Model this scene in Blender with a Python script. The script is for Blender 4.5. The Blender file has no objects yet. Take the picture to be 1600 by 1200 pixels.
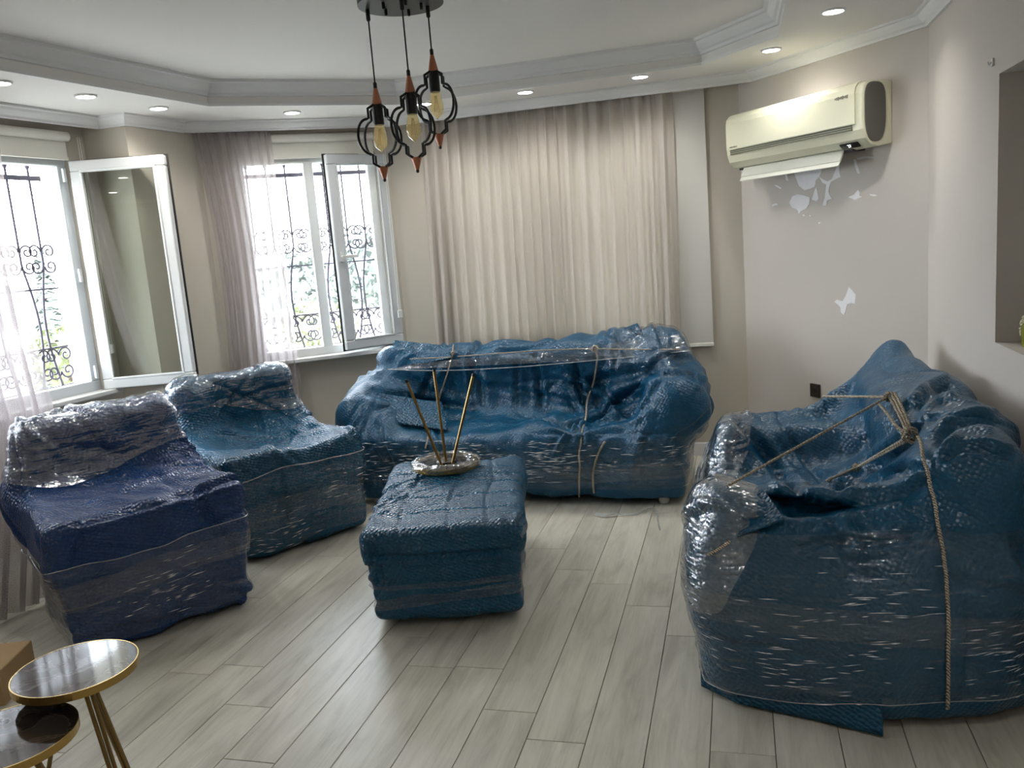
import bpy, math, random
import numpy as np
from mathutils import Matrix, Vector
from mathutils.bvhtree import BVHTree

scene = bpy.context.scene
COL = scene.collection
rng = np.random.default_rng(7)
random.seed(7)

# ------------------------------------------------------------------ camera
F = 1312.8
HC = 1.57
YAW, PITCH, ROLL = math.radians(15.467), math.radians(9.4765), math.radians(4.588)
CAM = np.array([0.0, 0.0, HC])


def cam_axes():
    cy, sy = math.cos(YAW), math.sin(YAW)
    fwd = np.array([-sy * math.cos(PITCH), cy * math.cos(PITCH), -math.sin(PITCH)])
    right = np.array([cy, sy, 0.0])
    down = np.cross(fwd, right)
    r2 = math.cos(ROLL) * right + math.sin(ROLL) * down
    d2 = -math.sin(ROLL) * right + math.cos(ROLL) * down
    return np.array([r2, d2, fwd])


M = cam_axes()
cd = bpy.data.cameras.new('camera')
cd.sensor_fit = 'HORIZONTAL'
cd.sensor_width = 36.0
cd.lens = F / 1600 * 36.0
cd.clip_start = 0.05
cd.clip_end = 300
cam = bpy.data.objects.new('camera', cd)
COL.objects.link(cam)
cam.matrix_world = Matrix(((M[0][0], -M[1][0], -M[2][0], 0), (M[0][1], -M[1][1], -M[2][1], 0),
                           (M[0][2], -M[1][2], -M[2][2], HC), (0, 0, 0, 1)))
scene.camera = cam

# ------------------------------------------------------------------ world, exposure
world = bpy.data.worlds.new('hazy_sky')
scene.world = world
world.use_nodes = True
wn = world.node_tree
wn.nodes.clear()
w_out = wn.nodes.new('ShaderNodeOutputWorld')
w_bg = wn.nodes.new('ShaderNodeBackground')
w_tc = wn.nodes.new('ShaderNodeTexCoord')
w_sep = wn.nodes.new('ShaderNodeSeparateXYZ')
w_ramp = wn.nodes.new('ShaderNodeValToRGB')
w_ramp.color_ramp.elements[0].position = 0.0
w_ramp.color_ramp.elements[0].color = (0.86, 0.93, 1.0, 1)
w_ramp.color_ramp.elements[1].position = 0.6
w_ramp.color_ramp.elements[1].color = (0.80, 0.90, 1.0, 1)
w_bg.inputs['Strength'].default_value = 7.0
wn.links.new(w_tc.outputs['Generated'], w_sep.inputs[0])
wn.links.new(w_sep.outputs['Z'], w_ramp.inputs[0])
wn.links.new(w_ramp.outputs[0], w_bg.inputs['Color'])
wn.links.new(w_bg.outputs[0], w_out.inputs[0])

vs = scene.view_settings
vs.view_transform = 'Standard'
vs.look = 'None'
vs.gamma = 1.0
vs.use_curve_mapping = False
vs.exposure = 1.84
SPOT_WATTS = 6.0
SPOT_EMIT = 14.0


# ------------------------------------------------------------------ pixel helpers
def ray(x, y):
    return M.T @ np.array([(x - 800) / F, (y - 600) / F, 1.0])


def onz(x, y, z=0.0):
    d = ray(x, y)
    return CAM + d * (z - HC) / d[2]


def onY(x, y, Y):
    d = ray(x, y)
    return CAM + d * Y / d[1]


def onX(x, y, X):
    d = ray(x, y)
    return CAM + d * X / d[0]


def onplane(x, y, P, ang):
    a = math.radians(ang)
    n = np.array([-math.sin(a), math.cos(a), 0])
    d = ray(x, y)
    return CAM + d * ((np.array([P[0], P[1], 0]) - CAM) @ n) / (d @ n)


def project(V):
    v = (np.asarray(V) - CAM) @ M.T
    return np.stack([800 + F * v[:, 0] / v[:, 2], 600 + F * v[:, 1] / v[:, 2]], 1)


# ------------------------------------------------------------------ noise
def hash3(i, j, k, seed):
    h = (i.astype(np.int64) * 374761393 + j.astype(np.int64) * 668265263 + k.astype(np.int64) * 2147483647 + seed * 1274126177) & 0xffffffff
    h = ((h ^ (h >> 13)) * 1274126177) & 0xffffffff
    h = (h ^ (h >> 16)) & 0xffffffff
    return h.astype(np.float64) / 0xffffffff * 2 - 1


def vnoise(P, seed=0):
    P = np.asarray(P, float)
    I = np.floor(P).astype(np.int64)
    f = P - I
    f = f * f * f * (f * (f * 6 - 15) + 10)
    out = 0
    for a in (0, 1):
        wa = f[:, 0] if a else 1 - f[:, 0]
        for b in (0, 1):
            wb = f[:, 1] if b else 1 - f[:, 1]
            for c in (0, 1):
                wc = f[:, 2] if c else 1 - f[:, 2]
                out = out + wa * wb * wc * hash3(I[:, 0] + a, I[:, 1] + b, I[:, 2] + c, seed)
    return out


def fbm(P, seed=0, octv=3):
    s, a = 0, 1.0
    for o in range(octv):
        s = s + a * vnoise(np.asarray(P) * 2 ** o + 17.3 * o, seed + o)
        a *= 0.5
    return s


# ------------------------------------------------------------------ materials
def new_mat(name):
    m = bpy.data.materials.new(name)
    m.use_nodes = True
    nt = m.node_tree
    nt.nodes.clear()
    out = nt.nodes.new('ShaderNodeOutputMaterial')
    return m, nt, out


def N(nt, typ, **kw):
    n = nt.nodes.new(typ)
    for k, v in kw.items():
        if k in n.inputs.keys() if hasattr(n.inputs, 'keys') else False:
            n.inputs[k].default_value = v
        else:
            setattr(n, k, v)
    return n


def lin(c):
    return tuple(((x / 12.92) if x <= 0.04045 else ((x + 0.055) / 1.055) ** 2.4) for x in c)


def rgb(r, g, b):
    return lin((r / 255, g / 255, b / 255)) + (1,)


def simple(name, col, rough=0.5, metal=0.0, spec=0.5, noise=None, bump=None, coat=0.0):
    """noise=(scale, amount) colour mottling, bump=(scale, strength, distance)"""
    m, nt, out = new_mat(name)
    p = N(nt, 'ShaderNodeBsdfPrincipled')
    p.inputs['Base Color'].default_value = col
    p.inputs['Roughness'].default_value = rough
    p.inputs['Metallic'].default_value = metal
    p.inputs['Specular IOR Level'].default_value = spec
    p.inputs['Coat Weight'].default_value = coat
    nt.links.new(p.outputs[0], out.inputs[0])
    tc = N(nt, 'ShaderNodeTexCoord')
    if noise:
        n = N(nt, 'ShaderNodeTexNoise')
        n.inputs['Scale'].default_value = noise[0]
        n.inputs['Detail'].default_value = 4
        nt.links.new(tc.outputs['Object'], n.inputs['Vector'])
        mx = N(nt, 'ShaderNodeMix', data_type='RGBA')
        mx.inputs[6].default_value = tuple(c * (1 - noise[1]) for c in col[:3]) + (1,)
        mx.inputs[7].default_value = tuple(min(1, c * (1 + noise[1])) for c in col[:3]) + (1,)
        nt.links.new(n.outputs['Fac'], mx.inputs[0])
        nt.links.new(mx.outputs[2], p.inputs['Base Color'])
    if bump:
        n2 = N(nt, 'ShaderNodeTexNoise')
        n2.inputs['Scale'].default_value = bump[0]
        n2.inputs['Detail'].default_value = 3
        nt.links.new(tc.outputs['Object'], n2.inputs['Vector'])
        b = N(nt, 'ShaderNodeBump')
        b.inputs['Strength'].default_value = bump[1]
        b.inputs['Distance'].default_value = bump[2]
        nt.links.new(n2.outputs['Fac'], b.inputs['Height'])
        nt.links.new(b.outputs[0], p.inputs['Normal'])
    return m


def emit_mat(name, col, strength):
    m, nt, out = new_mat(name)
    e = N(nt, 'ShaderNodeEmission')
    e.inputs[0].default_value = col
    e.inputs[1].default_value = strength
    nt.links.new(e.outputs[0], out.inputs[0])
    return m


def schlick(nt, scale=1.0, f0=0.04, normal=None):
    """two-sided fresnel for thin sheets"""
    lw = N(nt, 'ShaderNodeLayerWeight')
    lw.inputs['Blend'].default_value = 0.5
    if normal is not None:
        nt.links.new(normal, lw.inputs['Normal'])
    pw = N(nt, 'ShaderNodeMath', operation='POWER')
    pw.inputs[1].default_value = 5.0
    nt.links.new(lw.outputs['Facing'], pw.inputs[0])
    ma = N(nt, 'ShaderNodeMath', operation='MULTIPLY_ADD')
    ma.use_clamp = True
    ma.inputs[1].default_value = (1 - f0) * min(1.0, scale)
    ma.inputs[2].default_value = f0 * scale
    nt.links.new(pw.outputs[0], ma.inputs[0])
    return ma.outputs[0]


def glass_mat(name, tint=(1, 1, 1, 1), ior=1.45, base=0.0):
    """thin pane: transparent with fresnel gloss"""
    m, nt, out = new_mat(name)
    t = N(nt, 'ShaderNodeBsdfTransparent')
    t.inputs[0].default_value = tint
    g = N(nt, 'ShaderNodeBsdfGlossy')
    g.inputs['Roughness'].default_value = 0.01
    mx = N(nt, 'ShaderNodeMixShader')
    nt.links.new(schlick(nt, 1.0, 0.045 + base), mx.inputs[0])
    nt.links.new(t.outputs[0], mx.inputs[1])
    nt.links.new(g.outputs[0], mx.inputs[2])
    nt.links.new(mx.outputs[0], out.inputs[0])
    return m


def bubble_mat(name, c1, c2, rough=0.27, bub=0.75):
    """blue laminated bubble blanket"""
    m, nt, out = new_mat(name)
    p = N(nt, 'ShaderNodeBsdfPrincipled')
    p.inputs['Roughness'].default_value = rough
    p.inputs['Specular IOR Level'].default_value = 0.45
    tc = N(nt, 'ShaderNodeTexCoord')
    vo = N(nt, 'ShaderNodeTexVoronoi', voronoi_dimensions='2D', feature='F1')
    vo.inputs['Scale'].default_value = 62.0
    vo.inputs['Randomness'].default_value = 0.45
    mp = N(nt, 'ShaderNodeMapping')
    mp.inputs['Rotation'].default_value = (0, 0, math.radians(28))
    mp.inputs['Scale'].default_value = (1.0, 1.15, 1.0)
    nt.links.new(tc.outputs['UV'], mp.inputs['Vector'])
    nt.links.new(mp.outputs[0], vo.inputs['Vector'])
    no = N(nt, 'ShaderNodeTexNoise')
    no.inputs['Scale'].default_value = 9.0
    no.inputs['Detail'].default_value = 5
    no.inputs['Distortion'].default_value = 0.8
    nt.links.new(tc.outputs['Object'], no.inputs['Vector'])
    no2 = N(nt, 'ShaderNodeTexNoise')
    no2.inputs['Scale'].default_value = 2.2
    no2.inputs['Detail'].default_value = 3
    nt.links.new(tc.outputs['Object'], no2.inputs['Vector'])
    mx = N(nt, 'ShaderNodeMix', data_type='RGBA')
    mx.inputs[6].default_value = c1
    mx.inputs[7].default_value = c2
    nt.links.new(no2.outputs['Fac'], mx.inputs[0])
    nt.links.new(mx.outputs[2], p.inputs['Base Color'])
    b1 = N(nt, 'ShaderNodeBump')
    b1.invert = True
    b1.inputs['Strength'].default_value = bub
    b1.inputs['Distance'].default_value = 0.010
    nt.links.new(vo.outputs['Distance'], b1.inputs['Height'])
    b2 = N(nt, 'ShaderNodeBump')
    b2.inputs['Strength'].default_value = 0.22
    b2.inputs['Distance'].default_value = 0.02
    nt.links.new(no.outputs['Fac'], b2.inputs['Height'])
    nt.links.new(b1.outputs[0], b2.inputs['Normal'])
    nt.links.new(b2.outputs[0], p.inputs['Normal'])
    nt.links.new(p.outputs[0], out.inputs[0])
    return m


def film_mat(name, haze=0.004, streak=0.12, zs=50.0, xs=7.0, gloss=1.0, crumple=0.35):
    """clear stretch film: mostly transparent, glossy, with pulled streaks"""
    m, nt, out = new_mat(name)
    tc = N(nt, 'ShaderNodeTexCoord')
    mp = N(nt, 'ShaderNodeMapping')
    mp.inputs['Scale'].default_value = (xs, xs, zs)
    nt.links.new(tc.outputs['Object'], mp.inputs['Vector'])
    n1 = N(nt, 'ShaderNodeTexNoise')
    n1.inputs['Scale'].default_value = 1.0
    n1.inputs['Detail'].default_value = 2
    n1.inputs['Roughness'].default_value = 0.5
    n1.inputs['Distortion'].default_value = 0.5
    nt.links.new(mp.outputs[0], n1.inputs['Vector'])
    n2 = N(nt, 'ShaderNodeTexNoise')
    n2.inputs['Scale'].default_value = 11.0
    n2.inputs['Detail'].default_value = 2
    n2.inputs['Distortion'].default_value = 1.2
    nt.links.new(tc.outputs['Object'], n2.inputs['Vector'])
    b1 = N(nt, 'ShaderNodeBump')
    b1.inputs['Strength'].default_value = 0.9
    b1.inputs['Distance'].default_value = 0.015
    nt.links.new(n1.outputs['Fac'], b1.inputs['Height'])
    b2 = N(nt, 'ShaderNodeBump')
    b2.inputs['Strength'].default_value = crumple
    b2.inputs['Distance'].default_value = 0.02
    nt.links.new(n2.outputs['Fac'], b2.inputs['Height'])
    nt.links.new(b1.outputs[0], b2.inputs['Normal'])
    g = N(nt, 'ShaderNodeBsdfGlossy')
    g.inputs['Roughness'].default_value = 0.13
    nt.links.new(b2.outputs[0], g.inputs['Normal'])
    dif = N(nt, 'ShaderNodeBsdfDiffuse')
    dif.inputs[0].default_value = (0.75, 0.78, 0.8, 1)
    t = N(nt, 'ShaderNodeBsdfTransparent')
    t.inputs[0].default_value = (0.965, 0.975, 0.98, 1)
    # haze in streaks
    rp = N(nt, 'ShaderNodeMapRange')
    rp.inputs['From Min'].default_value = 0.60
    rp.inputs['From Max'].default_value = 0.78
    rp.inputs['To Min'].default_value = haze
    rp.inputs['To Max'].default_value = haze + streak
    nt.links.new(n1.outputs['Fac'], rp.inputs[0])
    mxa = N(nt, 'ShaderNodeMixShader')
    nt.links.new(rp.outputs[0], mxa.inputs[0])
    nt.links.new(t.outputs[0], mxa.inputs[1])
    nt.links.new(dif.outputs[0], mxa.inputs[2])
    mxb = N(nt, 'ShaderNodeMixShader')
    nt.links.new(schlick(nt, gloss, 0.05, b2.outputs[0]), mxb.inputs[0])
    nt.links.new(mxa.outputs[0], mxb.inputs[1])
    nt.links.new(g.outputs[0], mxb.inputs[2])
    nt.links.new(mxb.outputs[0], out.inputs[0])
    return m


def curtain_mat(name, col, trans, sheer, lace=0.0, stripe=(9.0, 0.5)):
    """sheer curtain: diffuse + translucent, part transparent; embroidered in vertical bands"""
    m, nt, out = new_mat(name)
    d = N(nt, 'ShaderNodeBsdfDiffuse')
    d.inputs[0].default_value = col
    tl = N(nt, 'ShaderNodeBsdfTranslucent')
    tl.inputs[0].default_value = col
    mx = N(nt, 'ShaderNodeMixShader')
    mx.inputs[0].default_value = trans
    nt.links.new(d.outputs[0], mx.inputs[1])
    nt.links.new(tl.outputs[0], mx.inputs[2])
    tp = N(nt, 'ShaderNodeBsdfTransparent')
    mx2 = N(nt, 'ShaderNodeMixShader')
    nt.links.new(mx.outputs[0], mx2.inputs[1])
    nt.links.new(tp.outputs[0], mx2.inputs[2])
    tc = N(nt, 'ShaderNodeTexCoord')
    # embroidery: small cells in vertical bands (uv.x = cloth width in metres, uv.y = height)
    vo = N(nt, 'ShaderNodeTexVoronoi', voronoi_dimensions='2D', feature='DISTANCE_TO_EDGE')
    vo.inputs['Scale'].default_value = 110.0
    nt.links.new(tc.outputs['UV'], vo.inputs['Vector'])
    st = N(nt, 'ShaderNodeMath', operation='LESS_THAN')
    st.inputs[1].default_value = 0.16
    nt.links.new(vo.outputs['Distance'], st.inputs[0])
    wv = N(nt, 'ShaderNodeTexWave', wave_type='BANDS', bands_direction='X')
    wv.inputs['Scale'].default_value = stripe[0] / 3.0
    wv.inputs['Distortion'].default_value = 0.0
    nt.links.new(tc.outputs['UV'], wv.inputs['Vector'])
    gt = N(nt, 'ShaderNodeMath', operation='GREATER_THAN')
    gt.inputs[1].default_value = stripe[1]
    nt.links.new(wv.outputs['Fac'], gt.inputs[0])
    mu = N(nt, 'ShaderNodeMath', operation='MULTIPLY')
    nt.links.new(st.outputs[0], mu.inputs[0])
    nt.links.new(gt.outputs[0], mu.inputs[1])
    mr = N(nt, 'ShaderNodeMapRange')
    mr.inputs['To Min'].default_value = sheer
    mr.inputs['To Max'].default_value = max(0.0, sheer - lace)
    nt.links.new(mu.outputs[0], mr.inputs[0])
    nt.links.new(mr.outputs[0], mx2.inputs[0])
    nt.links.new(mx2.outputs[0], out.inputs[0])
    return m


def plank_mat():
    m, nt, out = new_mat('grey_oak_laminate')
    p = N(nt, 'ShaderNodeBsdfPrincipled')
    p.inputs['Roughness'].default_value = 0.38
    p.inputs['Specular IOR Level'].default_value = 0.4
    tc = N(nt, 'ShaderNodeTexCoord')
    oi = N(nt, 'ShaderNodeObjectInfo')
    cm = N(nt, 'ShaderNodeCombineXYZ')
    m1 = N(nt, 'ShaderNodeMath', operation='MULTIPLY')
    m1.inputs[1].default_value = 40.0
    nt.links.new(oi.outputs['Random'], m1.inputs[0])
    nt.links.new(m1.outputs[0], cm.inputs[0])
    nt.links.new(m1.outputs[0], cm.inputs[1])
    ad = N(nt, 'ShaderNodeVectorMath', operation='ADD')
    nt.links.new(tc.outputs['Object'], ad.inputs[0])
    nt.links.new(cm.outputs[0], ad.inputs[1])
    mp = N(nt, 'ShaderNodeMapping')
    mp.inputs['Scale'].default_value = (14, 2.2, 4)
    nt.links.new(ad.outputs[0], mp.inputs['Vector'])
    n1 = N(nt, 'ShaderNodeTexNoise')
    n1.inputs['Scale'].default_value = 1.0
    n1.inputs['Detail'].default_value = 6
    n1.inputs['Roughness'].default_value = 0.6
    n1.inputs['Distortion'].default_value = 0.7
    nt.links.new(mp.outputs[0], n1.inputs['Vector'])
    mp2 = N(nt, 'ShaderNodeMapping')
    mp2.inputs['Scale'].default_value = (90, 3.5, 4)
    nt.links.new(ad.outputs[0], mp2.inputs['Vector'])
    n2 = N(nt, 'ShaderNodeTexNoise')
    n2.inputs['Scale'].default_value = 1.0
    n2.inputs['Detail'].default_value = 4
    nt.links.new(mp2.outputs[0], n2.inputs['Vector'])
    rp = N(nt, 'ShaderNodeValToRGB')
    e = rp.color_ramp.elements
    e[0].position, e[0].color = 0.30, rgb(174, 170, 157)
    e[1].position, e[1].color = 0.72, rgb(212, 209, 196)
    x = e.new(0.48)
    x.color = rgb(196, 193, 180)
    nt.links.new(n1.outputs['Fac'], rp.inputs[0])
    hs = N(nt, 'ShaderNodeHueSaturation')
    mr = N(nt, 'ShaderNodeMapRange')
    mr.inputs['To Min'].default_value = 0.9
    mr.inputs['To Max'].default_value = 1.08
    nt.links.new(oi.outputs['Random'], mr.inputs[0])
    nt.links.new(mr.outputs[0], hs.inputs['Value'])
    nt.links.new(rp.outputs[0], hs.inputs['Color'])
    mm = N(nt, 'ShaderNodeMix', data_type='RGBA', blend_type='MULTIPLY')
    mm.inputs[0].default_value = 0.22
    r2 = N(nt, 'ShaderNodeValToRGB')
    r2.color_ramp.elements[0].position, r2.color_ramp.elements[0].color = 0.33, (0.62, 0.6, 0.56, 1)
    r2.color_ramp.elements[1].position, r2.color_ramp.elements[1].color = 0.5, (1, 1, 1, 1)
    nt.links.new(n2.outputs['Fac'], r2.inputs[0])
    nt.links.new(hs.outputs[0], mm.inputs[6])
    nt.links.new(r2.outputs[0], mm.inputs[7])
    nt.links.new(mm.outputs[2], p.inputs['Base Color'])
    bp = N(nt, 'ShaderNodeBump')
    bp.inputs['Strength'].default_value = 0.12
    bp.inputs['Distance'].default_value = 0.002
    nt.links.new(n2.outputs['Fac'], bp.inputs['Height'])
    nt.links.new(bp.outputs[0], p.inputs['Normal'])
    nt.links.new(p.outputs[0], out.inputs[0])
    return m


def marble_mat():
    m, nt, out = new_mat('brown_mirror_marble')
    p = N(nt, 'ShaderNodeBsdfPrincipled')
    p.inputs['Roughness'].default_value = 0.07
    p.inputs['Specular IOR Level'].default_value = 0.2
    tc = N(nt, 'ShaderNodeTexCoord')
    n = N(nt, 'ShaderNodeTexNoise')
    n.inputs['Scale'].default_value = 5.0
    n.inputs['Detail'].default_value = 8
    n.inputs['Distortion'].default_value = 2.5
    nt.links.new(tc.outputs['Object'], n.inputs['Vector'])
    r = N(nt, 'ShaderNodeValToRGB')
    e = r.color_ramp.elements
    e[0].position, e[0].color = 0.47, rgb(44, 38, 34)
    e[1].position, e[1].color = 0.53, rgb(58, 52, 48)
    x = e.new(0.5)
    x.color = rgb(80, 72, 66)
    nt.links.new(n.outputs['Fac'], r.inputs[0])
    nt.links.new(r.outputs[0], p.inputs['Base Color'])
    nt.links.new(p.outputs[0], out.inputs[0])
    return m


def rope_mat():
    m, nt, out = new_mat('braided_rope')
    p = N(nt, 'ShaderNodeBsdfPrincipled')
    p.inputs['Roughness'].default_value = 0.85
    tc = N(nt, 'ShaderNodeTexCoord')
    w = N(nt, 'ShaderNodeTexWave', wave_type='BANDS', bands_direction='DIAGONAL')
    w.inputs['Scale'].default_value = 60.0
    w.inputs['Distortion'].default_value = 3.0
    nt.links.new(tc.outputs['Object'], w.inputs['Vector'])
    r = N(nt, 'ShaderNodeValToRGB')
    r.color_ramp.elements[0].position, r.color_ramp.elements[0].color = 0.2, rgb(96, 84, 66)
    r.color_ramp.elements[1].position, r.color_ramp.elements[1].color = 0.55, rgb(196, 184, 164)
    nt.links.new(w.outputs['Fac'], r.inputs[0])
    nt.links.new(r.outputs[0], p.inputs['Base Color'])
    nt.links.new(p.outputs[0], out.inputs[0])
    return m


MAT = dict(
    glint=simple('painted_film_glint', rgb(236, 240, 244), 0.15, spec=1.0, noise=(40, 0.05)),  # white slivers on the film, highlights put into the colour
    wall=simple('warm_grey_paint', rgb(196, 189, 181), 0.75, spec=0.3, noise=(1.3, 0.03), bump=(120, 0.06, 0.002)),
    wall_b=simple('beige_grey_paint', rgb(190, 183, 170), 0.75, spec=0.3, noise=(1.3, 0.03), bump=(120, 0.06, 0.002)),
    ceil=simple('white_ceiling_paint', rgb(228, 226, 223), 0.7, spec=0.3, noise=(0.8, 0.015)),
    trim=simple('white_plaster_moulding', rgb(228, 228, 227), 0.6, spec=0.35, noise=(2, 0.015)),
    pvc=simple('white_pvc', rgb(212, 213, 211), 0.28, spec=0.5, noise=(3, 0.01)),
    pvc2=simple('grey_white_pvc', rgb(200, 205, 208), 0.35, spec=0.5, noise=(3, 0.01)),
    gasket=simple('black_rubber', rgb(34, 30, 30), 0.6, noise=(20, 0.15)),
    glass=glass_mat('window_glass'),
    grime=glass_mat('tilted_sash_glass', (0.86, 0.88, 0.86, 1), 1.5, 0.02),
    iron=simple('painted_iron', rgb(78, 73, 88), 0.6, noise=(30, 0.1)),
    plank=plank_mat(),
    under=simple('dark_underlay', rgb(70, 66, 58), 0.9, noise=(10, 0.1)),
    blue=bubble_mat('teal_blue_bubble_blanket', rgb(11, 66, 94), rgb(17, 82, 114)),
    blue_s=bubble_mat('teal_blue_bubble_blanket_taut', rgb(11, 66, 96), rgb(17, 82, 116), 0.30, 0.38),
    blue2=bubble_mat('royal_blue_bubble_blanket', rgb(16, 50, 98), rgb(22, 62, 114)),
    film=film_mat('stretch_film'),
    film_back=film_mat('stretch_film_layered', 0.03, 0.25, 40, 5, 3.4, 0.75),
    film_scrap=film_mat('crumpled_film_strip', 0.40, 0.30, 60, 20, 3.0),
    film_thin=film_mat('stretch_film_single', 0.015, 0.2, 70, 2.5, 1.2),
    rope=rope_mat(),
    gold=simple('brass', rgb(176, 146, 84), 0.25, 0.95, noise=(20, 0.08)),
    dgold=simple('antique_brass', rgb(128, 104, 62), 0.3, 0.9, noise=(20, 0.08)),
    marble=marble_mat(),
    black=simple('black_metal', rgb(26, 26, 27), 0.38, 0.3, noise=(30, 0.1)),
    canopy=simple('satin_black_canopy', rgb(44, 49, 47), 0.4, 0.0, spec=0.25, noise=(5, 0.06)),
    copper=simple('copper_wood', rgb(176, 112, 82), 0.35, 0.35, noise=(30, 0.1)),
    bulb=None,
    ac=simple('cream_aged_plastic', rgb(216, 214, 188), 0.34, spec=0.5, noise=(3, 0.015)),
    acflap=simple('pale_grey_plastic', rgb(206, 207, 196), 0.35, spec=0.5, noise=(3, 0.015)),
    acgrey=simple('grey_side_plastic', rgb(92, 90, 84), 0.4, spec=0.5, noise=(8, 0.03)),
    acline=simple('dark_slot', rgb(96, 94, 72), 0.6, noise=(8, 0.03)),
    screen=simple('black_display', rgb(14, 14, 15), 0.15, noise=(8, 0.05)),
    digits=emit_mat('display_digits', (0.85, 0.95, 1, 1), 1.2),
    print_=simple('grey_print', rgb(120, 116, 104), 0.5, noise=(40, 0.05)),
    plaster=simple('bare_white_plaster', rgb(232, 231, 232), 0.9, noise=(30, 0.04), bump=(80, 0.2, 0.002)),
    spot=emit_mat('led_diffuser', (1.0, 0.98, 0.95, 1), SPOT_EMIT),
    outlet=simple('brown_black_plastic', rgb(44, 38, 32), 0.4, noise=(20, 0.05)),
    foot=simple('white_plastic_foot', rgb(206, 204, 196), 0.4, noise=(20, 0.03)),
    curtain=curtain_mat('lace_sheer', rgb(205, 198, 190), 0.42, 0.06, 0.06, (12, 0.55)),
    curtain_s=curtain_mat('open_sheer', rgb(186, 178, 178), 0.45, 0.32, 0.16, (10, 0.4)),
    blind=curtain_mat('blind_fabric', rgb(226, 224, 218), 0.30, 0.0, 0.0, (9, 0.5)),
    blindbox=simple('cream_blind_roll', rgb(226, 224, 214), 0.6, noise=(6, 0.02)),
    card=simple('tan_cardboard', rgb(168, 140, 100), 0.85, noise=(14, 0.06)),
    greenglass=simple('olive_green_glass', rgb(120, 122, 26), 0.12, spec=0.7, noise=(14, 0.12), coat=0.5),
    lace=simple('cream_shell_garland', rgb(214, 208, 176), 0.7, noise=(60, 0.1)),
    leaf=simple('conifer_needles', rgb(100, 108, 102), 0.8, noise=(3, 0.15)),
    leaf2=simple('yellow_green_leaves', rgb(118, 124, 90), 0.8, noise=(5, 0.12)),
    bark=simple('bark', rgb(96, 82, 70), 0.9, noise=(9, 0.2)),
    earth=simple('dry_grass_ground', rgb(152, 148, 138), 0.95, noise=(0.5, 0.1)),
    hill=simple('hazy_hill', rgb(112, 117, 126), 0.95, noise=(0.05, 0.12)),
    render_=simple('cream_render', rgb(240, 232, 206), 0.85, noise=(2, 0.03)),
    cable=simple('white_cord', rgb(228, 226, 220), 0.5, noise=(20, 0.02)),
)


def bulb_mat():
    m, nt, out = new_mat('amber_bulb_glass')
    t = N(nt, 'ShaderNodeBsdfTransparent')
    t.inputs[0].default_value = (0.97, 0.90, 0.70, 1)
    g = N(nt, 'ShaderNodeBsdfGlossy')
    g.inputs['Roughness'].default_value = 0.05
    d = N(nt, 'ShaderNodeBsdfTranslucent')
    d.inputs[0].default_value = (0.9, 0.74, 0.42, 1)
    m1 = N(nt, 'ShaderNodeMixShader')
    m1.inputs[0].default_value = 0.28
    nt.links.new(t.outputs[0], m1.inputs[1])
    nt.links.new(d.outputs[0], m1.inputs[2])
    m2 = N(nt, 'ShaderNodeMixShader')
    nt.links.new(schlick(nt, 1.0, 0.05), m2.inputs[0])
    nt.links.new(m1.outputs[0], m2.inputs[1])
    nt.links.new(g.outputs[0], m2.inputs[2])
    nt.links.new(m2.outputs[0], out.inputs[0])
    return m


MAT['bulb'] = bulb_mat()


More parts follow.
